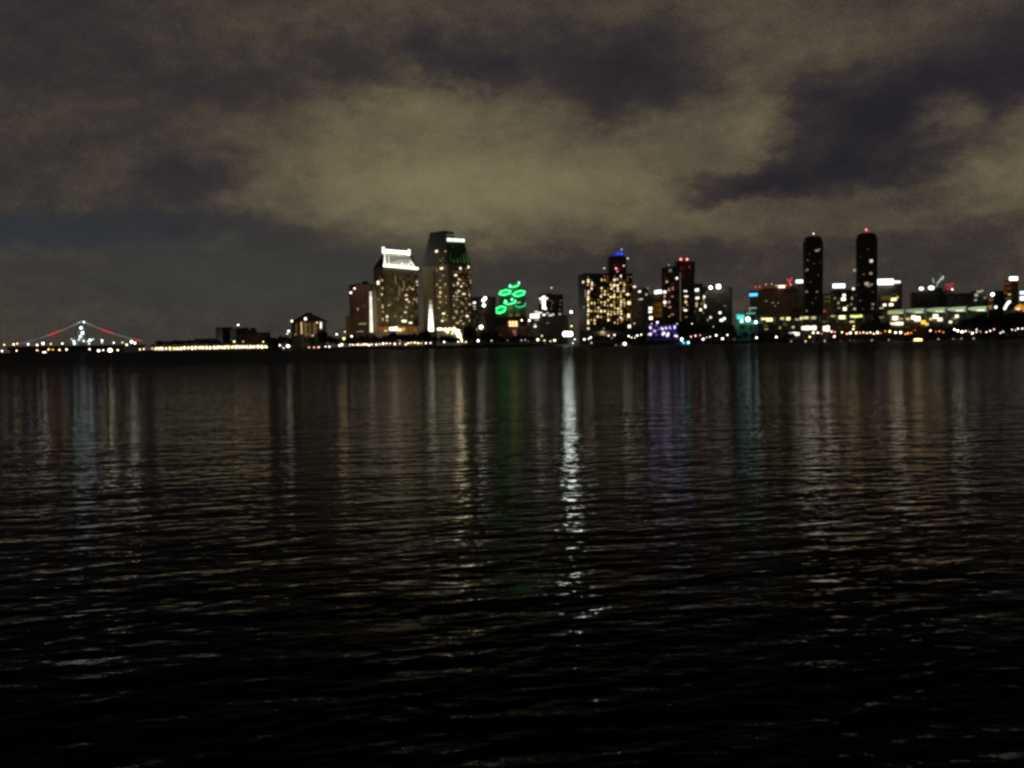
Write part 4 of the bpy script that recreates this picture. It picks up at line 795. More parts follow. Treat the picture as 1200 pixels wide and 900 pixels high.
for i in range(6):
    t = i/5.; px, py = 1177.5+5.5*t, 361.5-8*math.sin(t*1.4); c = P(px, py, 1242); mb = MB(); mb.ball(c, 1.7); mb.build('arch_lamp', em((255, 250, 240), 2.2), b.root)
for px, py in [(1198.5, 343), (1198.5, 349.6)]: b.boxpart('sign', px, py, 5.4, 3.2 if py < 345 else 4.6, 1246, 1, em((225, 245, 255), 2.2))
b.boxpart('sign_post', 1198.5, 355, 1, 20, 1248, 1, M['metal']); b.finish()
# ------------------------------------------------------------------ long convention hall with white sails on its roof
b = Building('convention_hall', 'long low hall with five glowing white fabric sails along its roof', 'building', [(888, 1090), (1168, 1080)], 377, M['dim'], 60, parapet=False, topat=(1020, 1085))
b.boxpart('upper_hall', 958, 373.5, 128, 9, 1098, 40, M['dim']); b.boxpart('upper_hall', 1100, 370, 132, 12, 1096, 40, M['dim'])
for i, (x0, x1, yt, yb) in enumerate([(1042, 1060, 362.5, 367.5), (1063, 1084, 361.3, 367), (1087, 1108.5, 360.3, 366), (1111, 1132.5, 359.4, 365), (1136, 1157, 359, 364.6)]):
    vs, fs = [], []; nx, nz = 10, 4
    for th in (0, 1.2):
        for jx in range(nx+1):
            for jz in range(nz+1):
                s_, t_ = jx/nx, jz/nz
                px = x0+(x1-x0)*s_; low = yb-1.3*(1-s_)**2*0+1.1*(s_-.5)*0; low = yb-abs(s_-.55)**2*5.5*(s_ < .55)
                up = yt+1.6*(1-s_)**2
                p = P(px, up+(low-up)*t_, 1084); vs.append((p.x, p.y+5*math.sin(math.pi*t_)*.6+th, p.z))
    m_ = (nx+1)*(nz+1)
    for jx in range(nx):
        for jz in range(nz):
            a = jx*(nz+1)+jz; fs.append((a, a+nz+1, a+nz+2, a+1)); fs.append((m_+a, m_+a+1, m_+a+nz+2, m_+a+nz+1))
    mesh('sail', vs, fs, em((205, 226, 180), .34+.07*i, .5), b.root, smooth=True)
    c0 = P(x1+.9, 366, 1083); mb = MB(); mb.tube((c0.x, c0.y, c0.z-6), P(x1+.9, yt-1.2, 1083), .5); mb.build('sail_mast', M['whitemetal'], b.root)
    b.boxpart('sail_light', (x0+x1)/2+3, yb-1.1, (x1-x0)*.4, 1.2, 1082, .6, em((240, 248, 210), .8+.2*i, .4))
TER = [(895, 373.7, 5.6, 2.6, 1.5), (901.8, 374.6, 7, 4.4, 2), (916.5, 373.2, 4, 2.6, 1), (923.8, 373.5, 4.6, 4, 1.6), (934.5, 374, 5, 3.2, 1), (938, 373, 4.4, 3.4, 1.6), (944.5, 372.4, 6, 3.2, 1), (953.5, 372.5, 5, 3.6, .6), (976, 370.5, 5, 2, .5), (986.8, 371.8, 7, 4.6, 2.2), (998.5, 370.7, 4, 3.2, 1.3), (1003, 370.8, 6, 3.4, 1.3), (1008.5, 370.3, 4, 3.4, 1.3), (998.3, 377, 5, 2, 1), (1047.5, 366.2, 14, 4.6, .45), (1049, 372.8, 6.4, 5.6, 2), (1056, 373.6, 4, 2.6, .4), (1046, 379.3, 5, 2.6, 1.6), (1053.5, 379.2, 9.6, 3.8, 2.2), (1064, 373.8, 5, 2.6, .7), (1070.5, 372, 5, 5, 2.2), (1075, 373.5, 7, 6.4, 2.2), (1082, 377.6, 5, 5, 1.6), (1086, 379.8, 4, 3.6, 1.2), (1091, 373.8, 4, 3, .9), (1096.3, 370.8, 5.8, 5.4, 2.2), (1101.3, 374.3, 5.4, 4.4, 2), (1113.8, 377.3, 3.2, 3.4, 1.4), (1121.3, 370.6, 4, 4, 1.6), (1119, 373, 3, 3, .4), (1127, 379.4, 3, 3, .9), (898, 386, 4, 2.6, .3), (914, 384, 2, 3, .4), (929.6, 383.4, 2.6, 2.4, .8), (897.5, 381.5, 5, 2, .1), (920, 380, 5, 3, .07), (966, 377, 5, 2, .1), (1033, 372, 6, 2, .2)]
for i, (px, py, w_, h_, s_) in enumerate(TER):
    cl_ = (250, 238, 165) if i < 14 or s_ < 1 else (255, 240, 205)
    if 1078 < px < 1088 and py > 376: cl_ = (255, 190, 70)
    if 997 < px < 1010 and py < 373: cl_ = (235, 240, 150)
    at_front(b, px, py, w_, h_*.85, 1076 if py > 366.5 else 1081, em(cl_, s_), 'terrace_light')
b.boxpart('terrace', 1028, 381.5, 276, 7, 1078, 12, M['dim']); b.boxpart('terrace', 1028, 389, 276, 9, 1074, 16, M['dim'])
mb = MB(); c = P(1127, 379, 1070); mb.ball(c, 8*1070/F, 6, 7*1070/F, 12, 8); mb.build('dome', M['pale'], b.root)
for i in range(26):
    px = 893+270*(i+.5)/26
    b.boxpart('column', px, 374.5, .9, 8, 1077.2, .8, M['whitemetal'])
for i in range(22):
    px = 935+195*(i+.5)/22; b.boxpart('glazed_bay', px, 384, 5.6, 2.6, 1077.6, .5, em((170, 150, 60) if px > 985 else (120, 110, 60), .05+.04*(i % 3), .4))
b.finish()
for px, w_, h_, py, s_ in [(948, 17, 5.4, 383.6, 2.2), (968.3, 7.6, 7, 385, 2.2), (960.5, 3, 3, 382, 1.2), (986, 8, 2.4, 381.3, 1.4)]:
    pass
# market pavilions on the promenade: brightly lit fronts
for px, w_, h_, py, s_, lab in [(948, 17, 5.0, 384.2, 2.6, 'brightly lit white pavilion front below the left round-topped tower'), (968.3, 7.4, 7.0, 384.9, 2.6, 'short tall white lit pavilion just right of the widest lit one'), (931, 12, 4.6, 391.3, 2.2, 'warm lit low pavilion left of and below the widest lit one')]:
    Y = 1010; k = Y/F; c = P(px, py, Y)
    rt = empty('pavilion', (c.x, Y, GZ), lab, 'pavilion')
    mb = MB(); mb.box((c.x, Y+4, (GZ+c.z+h_*k*.5)/2), (w_*k, 7, c.z+h_*k*.5-GZ)); mb.build('wall', M['pale'], rt)
    mb = MB(); mb.box((c.x, Y+3.6, c.z+h_*k*.5+.35), (w_*k+2, 9, .6)); mb.build('roof', M['slate'], rt)
    n_ = max(2, int(w_/4)); 
    for i in range(n_):
        mb = MB(); mb.box((c.x+w_*k*((i+.5)/n_-.5), Y+.35, c.z-.1), (w_*k/n_*.96, .5, h_*k*(.9 if i % 2 else .75))); mb.build('lit_front', em((255, 244, 222), s_*(1 if i % 2 else .8)), rt)

# ------------------------------------------------------------------ purple lit party boat
BY = 905
bc = G(777, BY); k = BY/F
pb_ = empty('passenger_boat', (bc.x, BY, 0), 'moored passenger boat glowing purple and white at the quay', 'boat')
hl = 21*k
mb = MB(); foot = [(bc.x-hl, BY), (bc.x-hl+4, BY-3.4), (bc.x+hl-7, BY-3.4), (bc.x+hl+1, BY), (bc.x+hl-7, BY+3.4), (bc.x-hl+4, BY+3.4)]
mb.prism([(bc.x+(x-bc.x)*.94, BY+(y-BY)*.8) for x, y in foot], -.6, 2.4, top=foot); mb.build('hull', M['hullgrey'], pb_)
def deckbox(name, x0, x1, y0, y1, mat, dY=0, d=5):
    a, c_ = P(x0, y1, BY+dY), P(x1, y0, BY+dY); mb = MB(); mb.box(((a.x+c_.x)/2, BY+dY+d/2, (a.z+c_.z)/2), (c_.x-a.x, d, c_.z-a.z)); return mb.build(name, mat, pb_)
deckbox('lower_cabin', 759, 796, 390, 400, M['hullgrey'], -2.4, 5); deckbox('upper_cabin', 761, 793, 382, 389.8, M['hullgrey'], -1.8, 4)
deckbox('sun_deck', 760, 795, 380.6, 381.8, M['hullwhite'], -2.2, 4.6)
PU, PW = em((150, 110, 255), .9), em((235, 225, 255), 1.5)
for x0, x1, y0, y1, m in [(760, 764.5, 382, 386.5, PW), (765, 770, 384, 390, em((205, 150, 255), 1.3)), (759.5, 764.5, 389.5, 394, PW), (773, 778, 382, 387, PW), (779, 782, 381.5, 386.5, em((200, 180, 255), 2)), (783.5, 786.5, 382, 386, em((200, 180, 255), 1.5)), (774.5, 780, 388, 395, PW), (780.3, 786, 388.5, 396, PW), (789.5, 792.5, 381, 388, em((215, 200, 255), 2.2)), (789, 795.5, 391, 395.5, PW), (766, 772, 391, 394, em((110, 80, 230), .6)), (771, 773.5, 384, 387, PU), (787, 789, 384, 390, em((90, 60, 230), .7)), (768, 771, 380, 383, PU), (787, 794, 388.6, 390.4, em((80, 70, 230), .6)), (759, 762, 396, 398, em((70, 60, 200), .4)), (765, 788, 397, 398.2, em((70, 60, 190), .2))]:
    if y1-y0 < 1.6: deckbox('deck_light', x0, x1, y0, y1, m, -3.0, .4); continue
    a, c_ = P(x0, y1, BY-3), P(x1, y0, BY-3); wx, wz = (c_.x-a.x)/2, (c_.z-a.z)/2; mb = MB(); q_ = random.Random(int(x0*7+y0))
    for _ in range(3): mb.ball(((a.x+c_.x)/2+q_.uniform(-.45, .45)*wx, BY-3-q_.random()*.2, (a.z+c_.z)/2+q_.uniform(-.45, .45)*wz), wx*q_.uniform(.35, .6), .25, wz*q_.uniform(.35, .6), 10, 7)
    mb.build('deck_light', m, pb_)
mb = MB(); c = P(776, 381, BY); mb.tube((c.x, BY, c.z), (c.x, BY, c.z+7), .2, .1); mb.build('mast', M['metal'], pb_)
for px, py, cl_, r, s_ in [(770.3, 377.8, (245, 235, 250), .9, 4), (799, 397.3, (225, 225, 255), 1.2, 5), (799, 399.5, (190, 190, 255), .9, 3), (763.5, 379.5, (180, 150, 255), .7, 2), (793.5, 379.5, (190, 160, 255), .7, 2)]:
    c = P(px, py, BY-3.5); mb = MB(); mb.ball(c, r); mb.tube(c, (c.x, c.y, max(1.5, c.z-4)), .1, n=5, mi=1); mb.build('deck_light', [em(cl_, s_), M['metal']], pb_)
# small boats
def small_boat(px, Y, label, cab, lights, L_=9):
    c = G(px, Y); rt = empty('motorboat', (c.x, Y, 0), label, 'boat'); h = L_/2
    foot = [(c.x-h, Y-1.2), (c.x+h*.55, Y-1.4), (c.x+h*1.05, Y), (c.x+h*.55, Y+1.4), (c.x-h, Y+1.2)]
    mb = MB(); mb.prism([(c.x+(x-c.x)*.9, Y+(y-Y)*.75) for x, y in foot], -.4, 1.0, top=foot); mb.build('hull', M['hullwhite'], rt)
    mb = MB(); mb.prism([(c.x-h*.5, Y-.9), (c.x+h*.3, Y-.9), (c.x+h*.3, Y+.9), (c.x-h*.5, Y+.9)], 1.02, 2.3, top=[(c.x-h*.45, Y-.8), (c.x+h*.05, Y-.8), (c.x+h*.05, Y+.8), (c.x-h*.45, Y+.8)]); mb.build('cabin', cab, rt)
    for dx, z, m, r in lights:
        mb = MB(); mb.ball((c.x+dx, Y-1.5, z), r); mb.tube((c.x+dx, Y-1.5, z), (c.x+dx, Y-1.2, .9), .06, n=5, mi=1); mb.build('lamp', [m, M['metal']], rt)
small_boat(803.5, 880, 'small boat with two turquoise lights beside the purple lit boat', M['hullwhite'], [(-2.3, 1.9, em((40, 190, 200), 4), .9), (2.2, 2.0, em((170, 250, 250), 6), .9)])
small_boat(1075, 800, 'small boat with a wide golden lamp in front of the seawall at right', em((255, 225, 130), .9), [(-2.6, 1.2, em((255, 225, 140), 5), .9), (0, 1.3, em((255, 232, 160), 6), 1.0), (2.6, 1.2, em((255, 225, 140), 5), .9)])
small_boat(732, 800, 'small boat under one round white lamp, out on dark water before the big hotel', M['hullwhite'], [(0, 2.0, em((255, 246, 235), 9), 1.0), (-7.8, .9, em((200, 200, 190), .6), .6)], 11)

# ------------------------------------------------------------------ trees
def crown_mesh(seed, w, h, squash=1):
    r = random.Random(seed); mb = MB(); cl_ = []
    for _ in range(11): 
        t = r.uniform(0, 2*math.pi); q = math.sqrt(r.random())*.62; cl_.append((math.cos(t)*q*w, math.sin(t)*q*w, h*(.42+.4*r.random()*(1-q*.7)), r.uniform(.26, .46)*w))
    v, f = [], []
    for x, y, z, rad in cl_:
        for _ in range(120):
            d = Vector((r.gauss(0, 1), r.gauss(0, 1), r.gauss(0, .8))).normalized()*rad*r.uniform(.55, 1.08); c = Vector((x, y, z))+d
            a = Vector((r.gauss(0, 1), r.gauss(0, 1), r.gauss(0, 1))).normalized(); b_ = a.orthogonal().normalized(); s_ = r.uniform(.35, .75)
            i = len(v); v += [c+a*s_, c+b_*s_*.6, c-a*s_, c-b_*s_*.6]; f.append((i, i+1, i+2, i+3))
    me = bpy.data.meshes.new('crown'); me.from_pydata(v, [], f); me.materials.append(M['leaf']); return me
def trunk_mesh(seed, h):
    r = random.Random(seed); mb = MB(); mb.tube((0, 0, -.3), (.2, 0, h*.42), .42, .26, 7)
    for _ in range(5):
        t = r.uniform(0, 6.28); mb.tube((.2, 0, h*r.uniform(.3, .42)), (math.cos(t)*h*.22, math.sin(t)*h*.22, h*r.uniform(.55, .72)), .2, .07, 5)
    o = mb.build('trunk', M['bark']); me = o.data; bpy.data.objects.remove(o); return me
def palm_crown(seed):
    r = random.Random(seed); v, f = [], []
    for j in range(22):
        t = 2*math.pi*j/22+r.uniform(-.2, .2); up = r.uniform(-.3, .9); L_ = r.uniform(2.0, 2.9); pr = []
        for i in range(6):
            s_ = i/5; p = Vector((math.cos(t)*L_*s_, math.sin(t)*L_*s_, up*L_*s_-1.9*s_*s_)); wd_ = .34*(1-s_*.75); sd = Vector((-math.sin(t), math.cos(t), 0))*wd_
            v += [p+sd-Vector((0, 0, .12)), p, p-sd-Vector((0, 0, .12))]
            if i: a = len(v)-6; f += [(a, a+1, a+4, a+3), (a+1, a+2, a+5, a+4)]
    me = bpy.data.meshes.new('crown'); me.from_pydata(v, [], f); me.materials.append(M['palm']); return me
KINDS = [(crown_mesh(s_, 4.6, 9.), trunk_mesh(s_, 9.)) for s_ in (1, 2, 3, 4, 5)]
PC = [palm_crown(s_) for s_ in (1, 2)]
mb = MB(); mb.tube((0, 0, -.3), (.15, 0, 5), .26, .2, 7); mb.tube((.15, 0, 5), (.1, .1, 10), .2, .17, 7); _o = mb.build('trunk', M['bark']); PT = _o.data; bpy.data.objects.remove(_o)
def tree(px, Y, py, wpx, label, group, seed):
    """top of the crown shows at row py, wpx wide"""
    c = G(px, Y); h = HZ(px, py, Y)-GZ; w_ = wpx*Y/F
    rt = empty('tree', (c.x, Y, GZ), label, 'tree', group); cm, tm = KINDS[seed % 5]
    for nm, me in (('crown', cm), ('trunk', tm)):
        o = bpy.data.objects.new(nm, me); COL.objects.link(o); o.parent = rt
        o.scale = (w_/10.5, w_/10.5, h/8.4) if nm == 'crown' else (w_/13, w_/13, h/8.4)
    rt.rotation_euler.z = seed*1.7
def palm(px, Y, py, label, group, seed):
    c = G(px, Y); h = HZ(px, py, Y)-GZ; rt = empty('palm_tree', (c.x, Y, GZ), label, 'tree', group)
    s_ = max(.8, h/12)
    o = bpy.data.objects.new('trunk', PT); COL.objects.link(o); o.parent = rt; o.scale = (1, 1, (h-1)/10)
    o = bpy.data.objects.new('crown', PC[seed % 2]); COL.objects.link(o); o.parent = rt; o.location = (.1, .1, h-1.2); o.scale = (s_,)*3
    rt.rotation_euler.z = seed*2.1
tr = random.Random(77)
def row(x0, x1, n_, ytop, Y0, Y1, wpx, label, group):
    for i in range(n_):
        px = x0+(x1-x0)*(i+.5)/n_+tr.uniform(-1.5, 1.5); t = (px-x0)/(x1-x0)
        yt = ytop(px) if callable(ytop) else ytop
        Y = max(Y0+(Y1-Y0)*t, shoreY(px)+22)+tr.uniform(-6, 10)
        tree(px, Y, yt+tr.uniform(-1.6, 1.8), wpx*tr.uniform(.8, 1.25), label, group, tr.randrange(1000))
row(182, 310, 18, 399.3, 1890, 1560, 8, 'small dark tree peeping over the long row of bright white bays', 'trees over the bright bay row')
row(312, 402, 14, 393.5, 1330, 1120, 11, 'dark tree in front of the hip-roofed block', 'trees before the hip-roofed block')
tree(378, 1180, 386.5, 17, 'big round dark tree hiding the right foot of the hip-roofed block', None, 3)
row(404, 450, 8, 393.5, 1100, 1040, 11, 'dark tree at the foot of the rose brown tower', 'trees below the rose tower')
row(448, 496, 8, 389.5, 1060, 1005, 12, 'dark tree at the foot of the white-roofed hotel tower', 'trees below the white-roofed tower')
tree(498, 1010, 385.8, 17, 'tall dark tree between the feet of the two hotel towers', None, 8)
row(500, 540, 6, 392.5, 1010, 990, 11, 'dark tree before the lit entrance of the tallest hotel tower', 'trees below the tallest tower')
tree(549, 1000, 381.5, 15, 'tall dark tree right of the tallest hotel tower', None, 12); tree(555, 1005, 386, 12, 'rounded dark tree beside the tall one right of the tallest hotel tower', None, 17)
row(562, 656, 13, lambda x: 387.5 if x < 584 else 393.5, 985, 965, 11, 'low dark tree on the shore under the green towers', 'trees below the green towers')
row(676, 758, 12, 393, 960, 940, 10, 'low dark tree in front of the big lit hotel', 'trees before the big hotel')
row(794, 862, 12, 379, 965, 950, 13, 'tall dark tree in the dense clump right of the purple lit boat', 'trees right of the purple boat')
row(796, 862, 10, 386, 948, 942, 11, 'lower dark tree edging the clump right of the purple lit boat', 'lower trees right of the purple boat')
row(862, 932, 9, 390, 955, 955, 9, 'low dark tree under the turquoise signs', 'trees below the turquoise signs')
for i, px in enumerate([871, 880, 889, 901, 905, 911, 931, 935]): palm(px, 990, 372+tr.uniform(-3, 4) if px > 925 else 381+tr.uniform(-3, 3), 'dark palm in front of the lit terraces left of the paired round-topped towers', 'palms left of the paired towers', i)
for px, py, w_ in [(1016, 375.5, 18), (1027, 371, 21), (1038, 376, 15)]: tree(px, 985, py, w_, 'big round dark tree of the clump before the long hall', 'round clump before the hall', int(px))
row(1086, 1132, 6, 382, 985, 985, 10, 'dark tree below the middle white sails', 'trees below the middle sails')
row(1128, 1240, 15, lambda x: 367.5-(x-1140)*.07 if x > 1140 else 372, 1000, 1000, 17, 'tall dark tree in the mass at the right edge', 'tree mass at the right edge')
row(1132, 1240, 12, 379, 985, 985, 14, 'lower dark tree in front of the mass at the right edge', 'lower trees at the right edge')
palm(934, 1040, 362, 'tallest dark palm beside the left round-topped tower', None, 3)
row(-30, 178, 14, 408.8, 2120, 2110, 6, 'low dark tree on the far shore behind the lit ship', 'trees behind the lit ship') if False else None

# ------------------------------------------------------------------ lamps along the shore
def lamp(px, py, Y, r, mat, label, group, wide=1., zb=GZ):
    c = P(px, py, Y); rt = bpy.data.objects.new('street_lamp', None)
    z = min(zb, c.z-.6)
    rt = empty('street_lamp', (c.x, Y, z), label, 'lamp', group)
    mb = MB(); mb.tube((c.x, Y, z), (c.x, Y, c.z-r*.7), .12, .08, 6); mb.box((c.x, Y, c.z+r*.75), (r*1.4*wide, r*1.0, .12)); mb.build('pole', M['metal'], rt)
    mb = MB(); mb.ball((c.x, Y, c.z), r*wide, r, r, 8, 6); mb.build('lamp_head', mat, rt)
lj = random.Random(41)
def lamps(lst, dY, label, group, s=1.0):
    for q in lst:
        px, py, r, cl_ = q[:4]; wide = q[4] if len(q) > 4 else 1.
        Y = max(300, (shoreY(px)+dY)); k = Y/F
        lamp(px, py+lj.uniform(-.5, .5), Y, r*k*.38*lj.uniform(.72, 1.25), em(cl_, s*(6 if r > 2 else 5)), label, group, wide)
# radius here is the half width of the blob in photo pixels
YW = (255, 232, 170)
def pier_lamps(lst, label, group):
    for px, py, r, cl_, wide in lst:
        t = (px+60)/236.; c = pa.lerp(pb, max(0, min(1, t))); k = c.y/F
        lamp(px, py, c.y+4, r*k*.42, em(cl_, 7 if r < 2.5 else 12), label, group, wide, GZ-.2)
pier_lamps([(2.3, 411.4, 1.8, WHT, 1), (19.5, 411, 1.3, WARM, 1.4), (43.5, 410.6, 1.4, WARM, 1), (52, 413, 1.7, (255, 245, 215), 3), (57, 409.5, 1.6, YEL, 1), (62, 409.6, 1.2, AMB, 1), (69.7, 410, 1.7, YEL, 1), (78, 409.6, 1.9, WHT, 1), (105, 409.3, 1.6, WHT, 1), (115.5, 411, 2.2, WHT, 1.5), (121, 410.3, 1.4, WHT, 1), (138, 410.2, 1.5, YW, 1.4), (164, 409.5, 1.3, YW, 1.3), (168.5, 409.2, 1.2, YW, 1.3)], 'round lamp on the low pier in front of the lit ship', 'lamps on the left pier')
pier_lamps([(129, 410.4, 4.2, (255, 248, 210), 1.2)], 'biggest and brightest lamp on the low pier in front of the lit ship', None)
rl = random.Random(3)
lamps([(179+i*5.15+rl.uniform(-1.2, 1.2), 407.4-.0165*(179+i*5.15-250)+rl.uniform(-.9, .7), rl.uniform(1.3, 2.2), rl.choice([WHT, YW, (255, 240, 200)])) for i in range(27)], 8, 'white lamp in the unbroken bright row in front of the long low waterfront building', 'lamps of the bright left row', 1)
lamps([(274.5, 400.3, 2, YEL), (308.5, 400.4, 1.9, YEL)], 40, 'yellow lamp standing above the right half of the bright left row', 'yellow lamps above the bright row')
lamps([(328, 405, 2.5, WHT), (337.5, 406, 2.8, WHT, 1.5), (332.5, 407.6, 1.5, WHT, 1.3), (343.5, 407, 1.7, WHT), (353.3, 406, 2.4, WHT), (362, 407, 1.2, YW), (368, 407, 1.4, PINK, 1.5), (373.5, 406.7, 1.6, PINK, 1.4), (381.5, 406.4, 1.5, WHT, 1.3), (386, 406, 1.6, WHT, 1.5), (398, 405, 2.6, WHT)], 8, 'white lamp on the dark shore below the hip-roofed block', 'lamps below the hip-roofed block')
lamps([(394.5, 391.3, 2.4, WHT), (403, 397, 2.8, YEL), (412, 394.3, 2, WHT), (404.3, 389, 1.3, WARM), (400.5, 404, 2.2, YW, 1.4), (406, 401, 1.4, YEL)], 30, 'yellowish lamp among the trees left of the rose brown tower', 'lamps left of the rose tower')
lamps([(410+i*3.2, 404.2-.05*i+(.5 if i % 3 == 1 else 0), 2.0 if i % 2 else 1.7, (255, 236, 205), 1.2) for i in range(9)], 8, 'lamp in the touching row at the water below the rose brown tower', 'lamp row below the rose tower')
lamps([(441, 403.3, 1.6, (255, 236, 215), 1.3), (445, 403, 1.7, (255, 230, 220), 1.3), (449, 402.6, 2.0, (255, 225, 220), 1.2), (453, 402.3, 1.9, (255, 230, 230)), (457, 402.5, 2.0, WHT), (462.5, 402.8, 2.0, WHT), (468.5, 403, 1.4, (255, 225, 235)), (475.5, 403.5, 2.0, WHT), (478.5, 401.8, 1.6, YW, 1.2), (482, 401, 1.7, YW, 1.2), (486, 401.8, 1.6, YW, 1.3), (490, 402, 1.7, YW, 1.2), (493.5, 401.8, 1.5, YW), (499, 402, 2.2, WHT), (504.5, 401.6, 1.6, WHT), (468.5, 399.5, .9, PINK)], 8, 'lamp in the row at the water below the white-roofed hotel tower', 'lamp row below the white-roofed tower')
lamps([(520.5, 400.6, 2.4, WHT), (537, 400.8, 1.6, YW, 1.5), (541.5, 400.6, 1.7, YW, 1.5), (546, 400.3, 1.4, YW, 1.2), (560.3, 399.8, 2.6, WHT)], 8, 'white lamp at the water below the tallest hotel tower', 'lamps below the tallest tower')
lamps([(576, 399, 1.9, (225, 215, 235)), (595, 399.2, 1.0, (190, 190, 200)), (611, 399, 1.6, (190, 180, 220), 1.2), (615.5, 398.5, 1.8, (200, 190, 230)), (619, 400.2, .8, (180, 180, 190))], 8, 'faint bluish lamp at the water below the green towers', 'bluish lamps below the green towers', .35)
lamps([(630.3, 398.4, 2.4, WHT), (638, 399, 1.9, YW, 1.2), (639.5, 403, 1.0, (200, 190, 170)), (635, 394, 1.4, (230, 220, 160)), (645, 400, 1.5, WHT, 1.3), (650, 398.5, 2.0, WHT, 1.6)], 8, 'white lamp at the water left of the brightest floodlight', 'lamps left of the floodlight')
lamps([(611.4, 375.5, 2.4, WHT), (620.4, 375.5, 2.3, WHT)], 250, 'round white lamp of the pair under the right side of the green towers', 'pair under the green towers', 1.2)
lamps([(669.3, 365.4, 3.2, (255, 250, 238), 1.2)], 60, 'tall lamp alone between the brown tower and the big lit hotel', None, 1.3)
lamps([(669.8, 382, 1.6, (240, 255, 150))], 40, 'small yellow green lamp just above the brightest floodlight', None)
lamps([(673.5, 398, 2.2, (220, 245, 235)), (671.3, 402.2, 1.6, WHT)], 6, 'small cool lamp just right of and below the brightest floodlight', 'cool lamps by the floodlight', .8)
lamps([(684.8, 397.4, 1.9, WHT, 1.2), (690, 397, 1.6, WHT), (692.3, 395.8, 2.2, WHT), (693.3, 402.3, 1.5, (190, 180, 160)), (713, 393, 1.5, (220, 220, 190)), (720, 392.5, 1.7, WHT), (736.7, 393.6, 2.6, WHT), (740, 395.6, 1.8, YW), (746.8, 392.8, 2.6, (255, 250, 238)), (744, 396, 1.7, YW), (751.3, 391.8, 2.0, WHT)], 8, 'lamp at the foot of the big lit hotel', 'lamps at the big hotel')
lamps([(810.7, 379, 1.9, WHT)], 40, 'white lamp above the dark tree clump right of the purple lit boat', None)
lamps([(809.8, 394.2, 2.0, PINK), (815, 393, 1.6, PINK), (820.5, 392.5, 1.3, (230, 150, 140)), (824, 397, 2.3, (255, 235, 228)), (828, 395, 1.1, (240, 210, 190), 1.6), (832, 394.3, 1.2, (240, 210, 190), 1.6), (836, 383, 1.3, (190, 180, 170)), (839.3, 392.6, 2.4, (255, 240, 228)), (846.7, 396.8, 2.4, (255, 235, 220)), (852.5, 392.5, 2.1, (255, 235, 228))], 8, 'pinkish white lamp along the shore right of the purple lit boat', 'pinkish lamps right of the purple boat')
lamps([(886.7, 395.6, 2.6, WHT)], 8, 'single white lamp at the water below the turquoise signs', None)
lamps([(909.8, 395.2, 2.4, WHT)], 8, 'single white lamp at the water left of the warm lit pavilion', None)
lamps([(949, 394.4, 2.4, YEL), (953, 389.6, 2.2, (255, 225, 190), 1.3), (958.5, 389.8, 2.4, (255, 235, 225), 1.4), (963, 391, 1.5, (220, 130, 110)), (974.5, 388.8, 1.8, PINK, 1.3), (978.3, 389.3, 1.8, PINK), (977.8, 394, 2.2, (255, 205, 180))], 8, 'pinkish lamp under the left round-topped tower, below the bright pavilions', 'lamps below the left round tower')
lamps([(986.8, 389.6, 2.2, (255, 205, 150)), (992.5, 391, 1.8, (255, 190, 130)), (996.5, 390.8, 2.6, (255, 240, 215), 1.2), (1000, 386, 2.0, YEL), (1000.5, 382.5, 1.5, YEL), (1003.5, 390, 2.4, (255, 235, 180)), (1008, 390.5, 1.8, (255, 215, 150)), (1012, 389.8, 2.0, (255, 230, 175)), (1016, 390.6, 2.0, (255, 225, 180)), (1020, 390, 2.0, (255, 215, 170)), (1024, 390.6, 1.7, (255, 210, 170)), (1028.3, 389.6, 2.6, (255, 215, 205)), (1032, 390, 1.3, (235, 130, 90))], 8, 'amber lamp in the crowded row under the right round-topped tower', 'amber row below the right round tower')
lamps([(1037.5, 388, 1.9, AMB), (1042.8, 388, 2.3, (255, 205, 130)), (1049.5, 389.4, 2.2, (255, 246, 228), 1.2), (1055.5, 389.2, 2.4, (255, 246, 228), 1.2), (1061, 391, 1.6, (255, 150, 60)), (1064, 391, 1.7, (255, 170, 70)), (1068, 390, 1.5, (255, 150, 60)), (1072, 387, 1.2, (230, 100, 40)), (1090.3, 387.8, 2.0, (255, 240, 225)), (1097, 388.6, 1.5, (240, 120, 60)), (1101, 387.6, 1.5, (240, 120, 70)), (1105.5, 389, 1.5, (240, 120, 60))], 8, 'orange or white lamp along the shore below the white sails', 'lamps below the white sails')
lamps([(1118.5, 386.2, 2.4, WHT), (1122.5, 387.8, 2.2, WHT, 1.3), (1127.5, 388.5, 2.4, WHT, 1.4), (1131.5, 388, 1.8, (255, 240, 235)), (1136, 388.5, 1.3, (240, 160, 130)), (1139.5, 390.7, 2.2, WHT), (1144.5, 386.5, 1.6, WHT), (1144.3, 389, 1.9, WHT), (1149, 388.8, 1.2, PINK), (1156, 388.8, 1.9, WHT, 1.3), (1160.5, 387.4, 1.8, WHT, 1.2), (1165, 385.6, 1.4, PINK), (1172.5, 389.6, 1.8, WHT), (1175.5, 388.2, 1.9, WHT), (1186, 386.5, 2.0, (225, 225, 210), 1.2), (1190, 387, 1.6, (225, 225, 210)), (1193, 385.2, 1.5, WHT), (1198, 384.7, 1.5, WHT, 1.4)], 8, 'white lamp along the shore under the dark tree mass at right', 'lamps under the right tree mass')
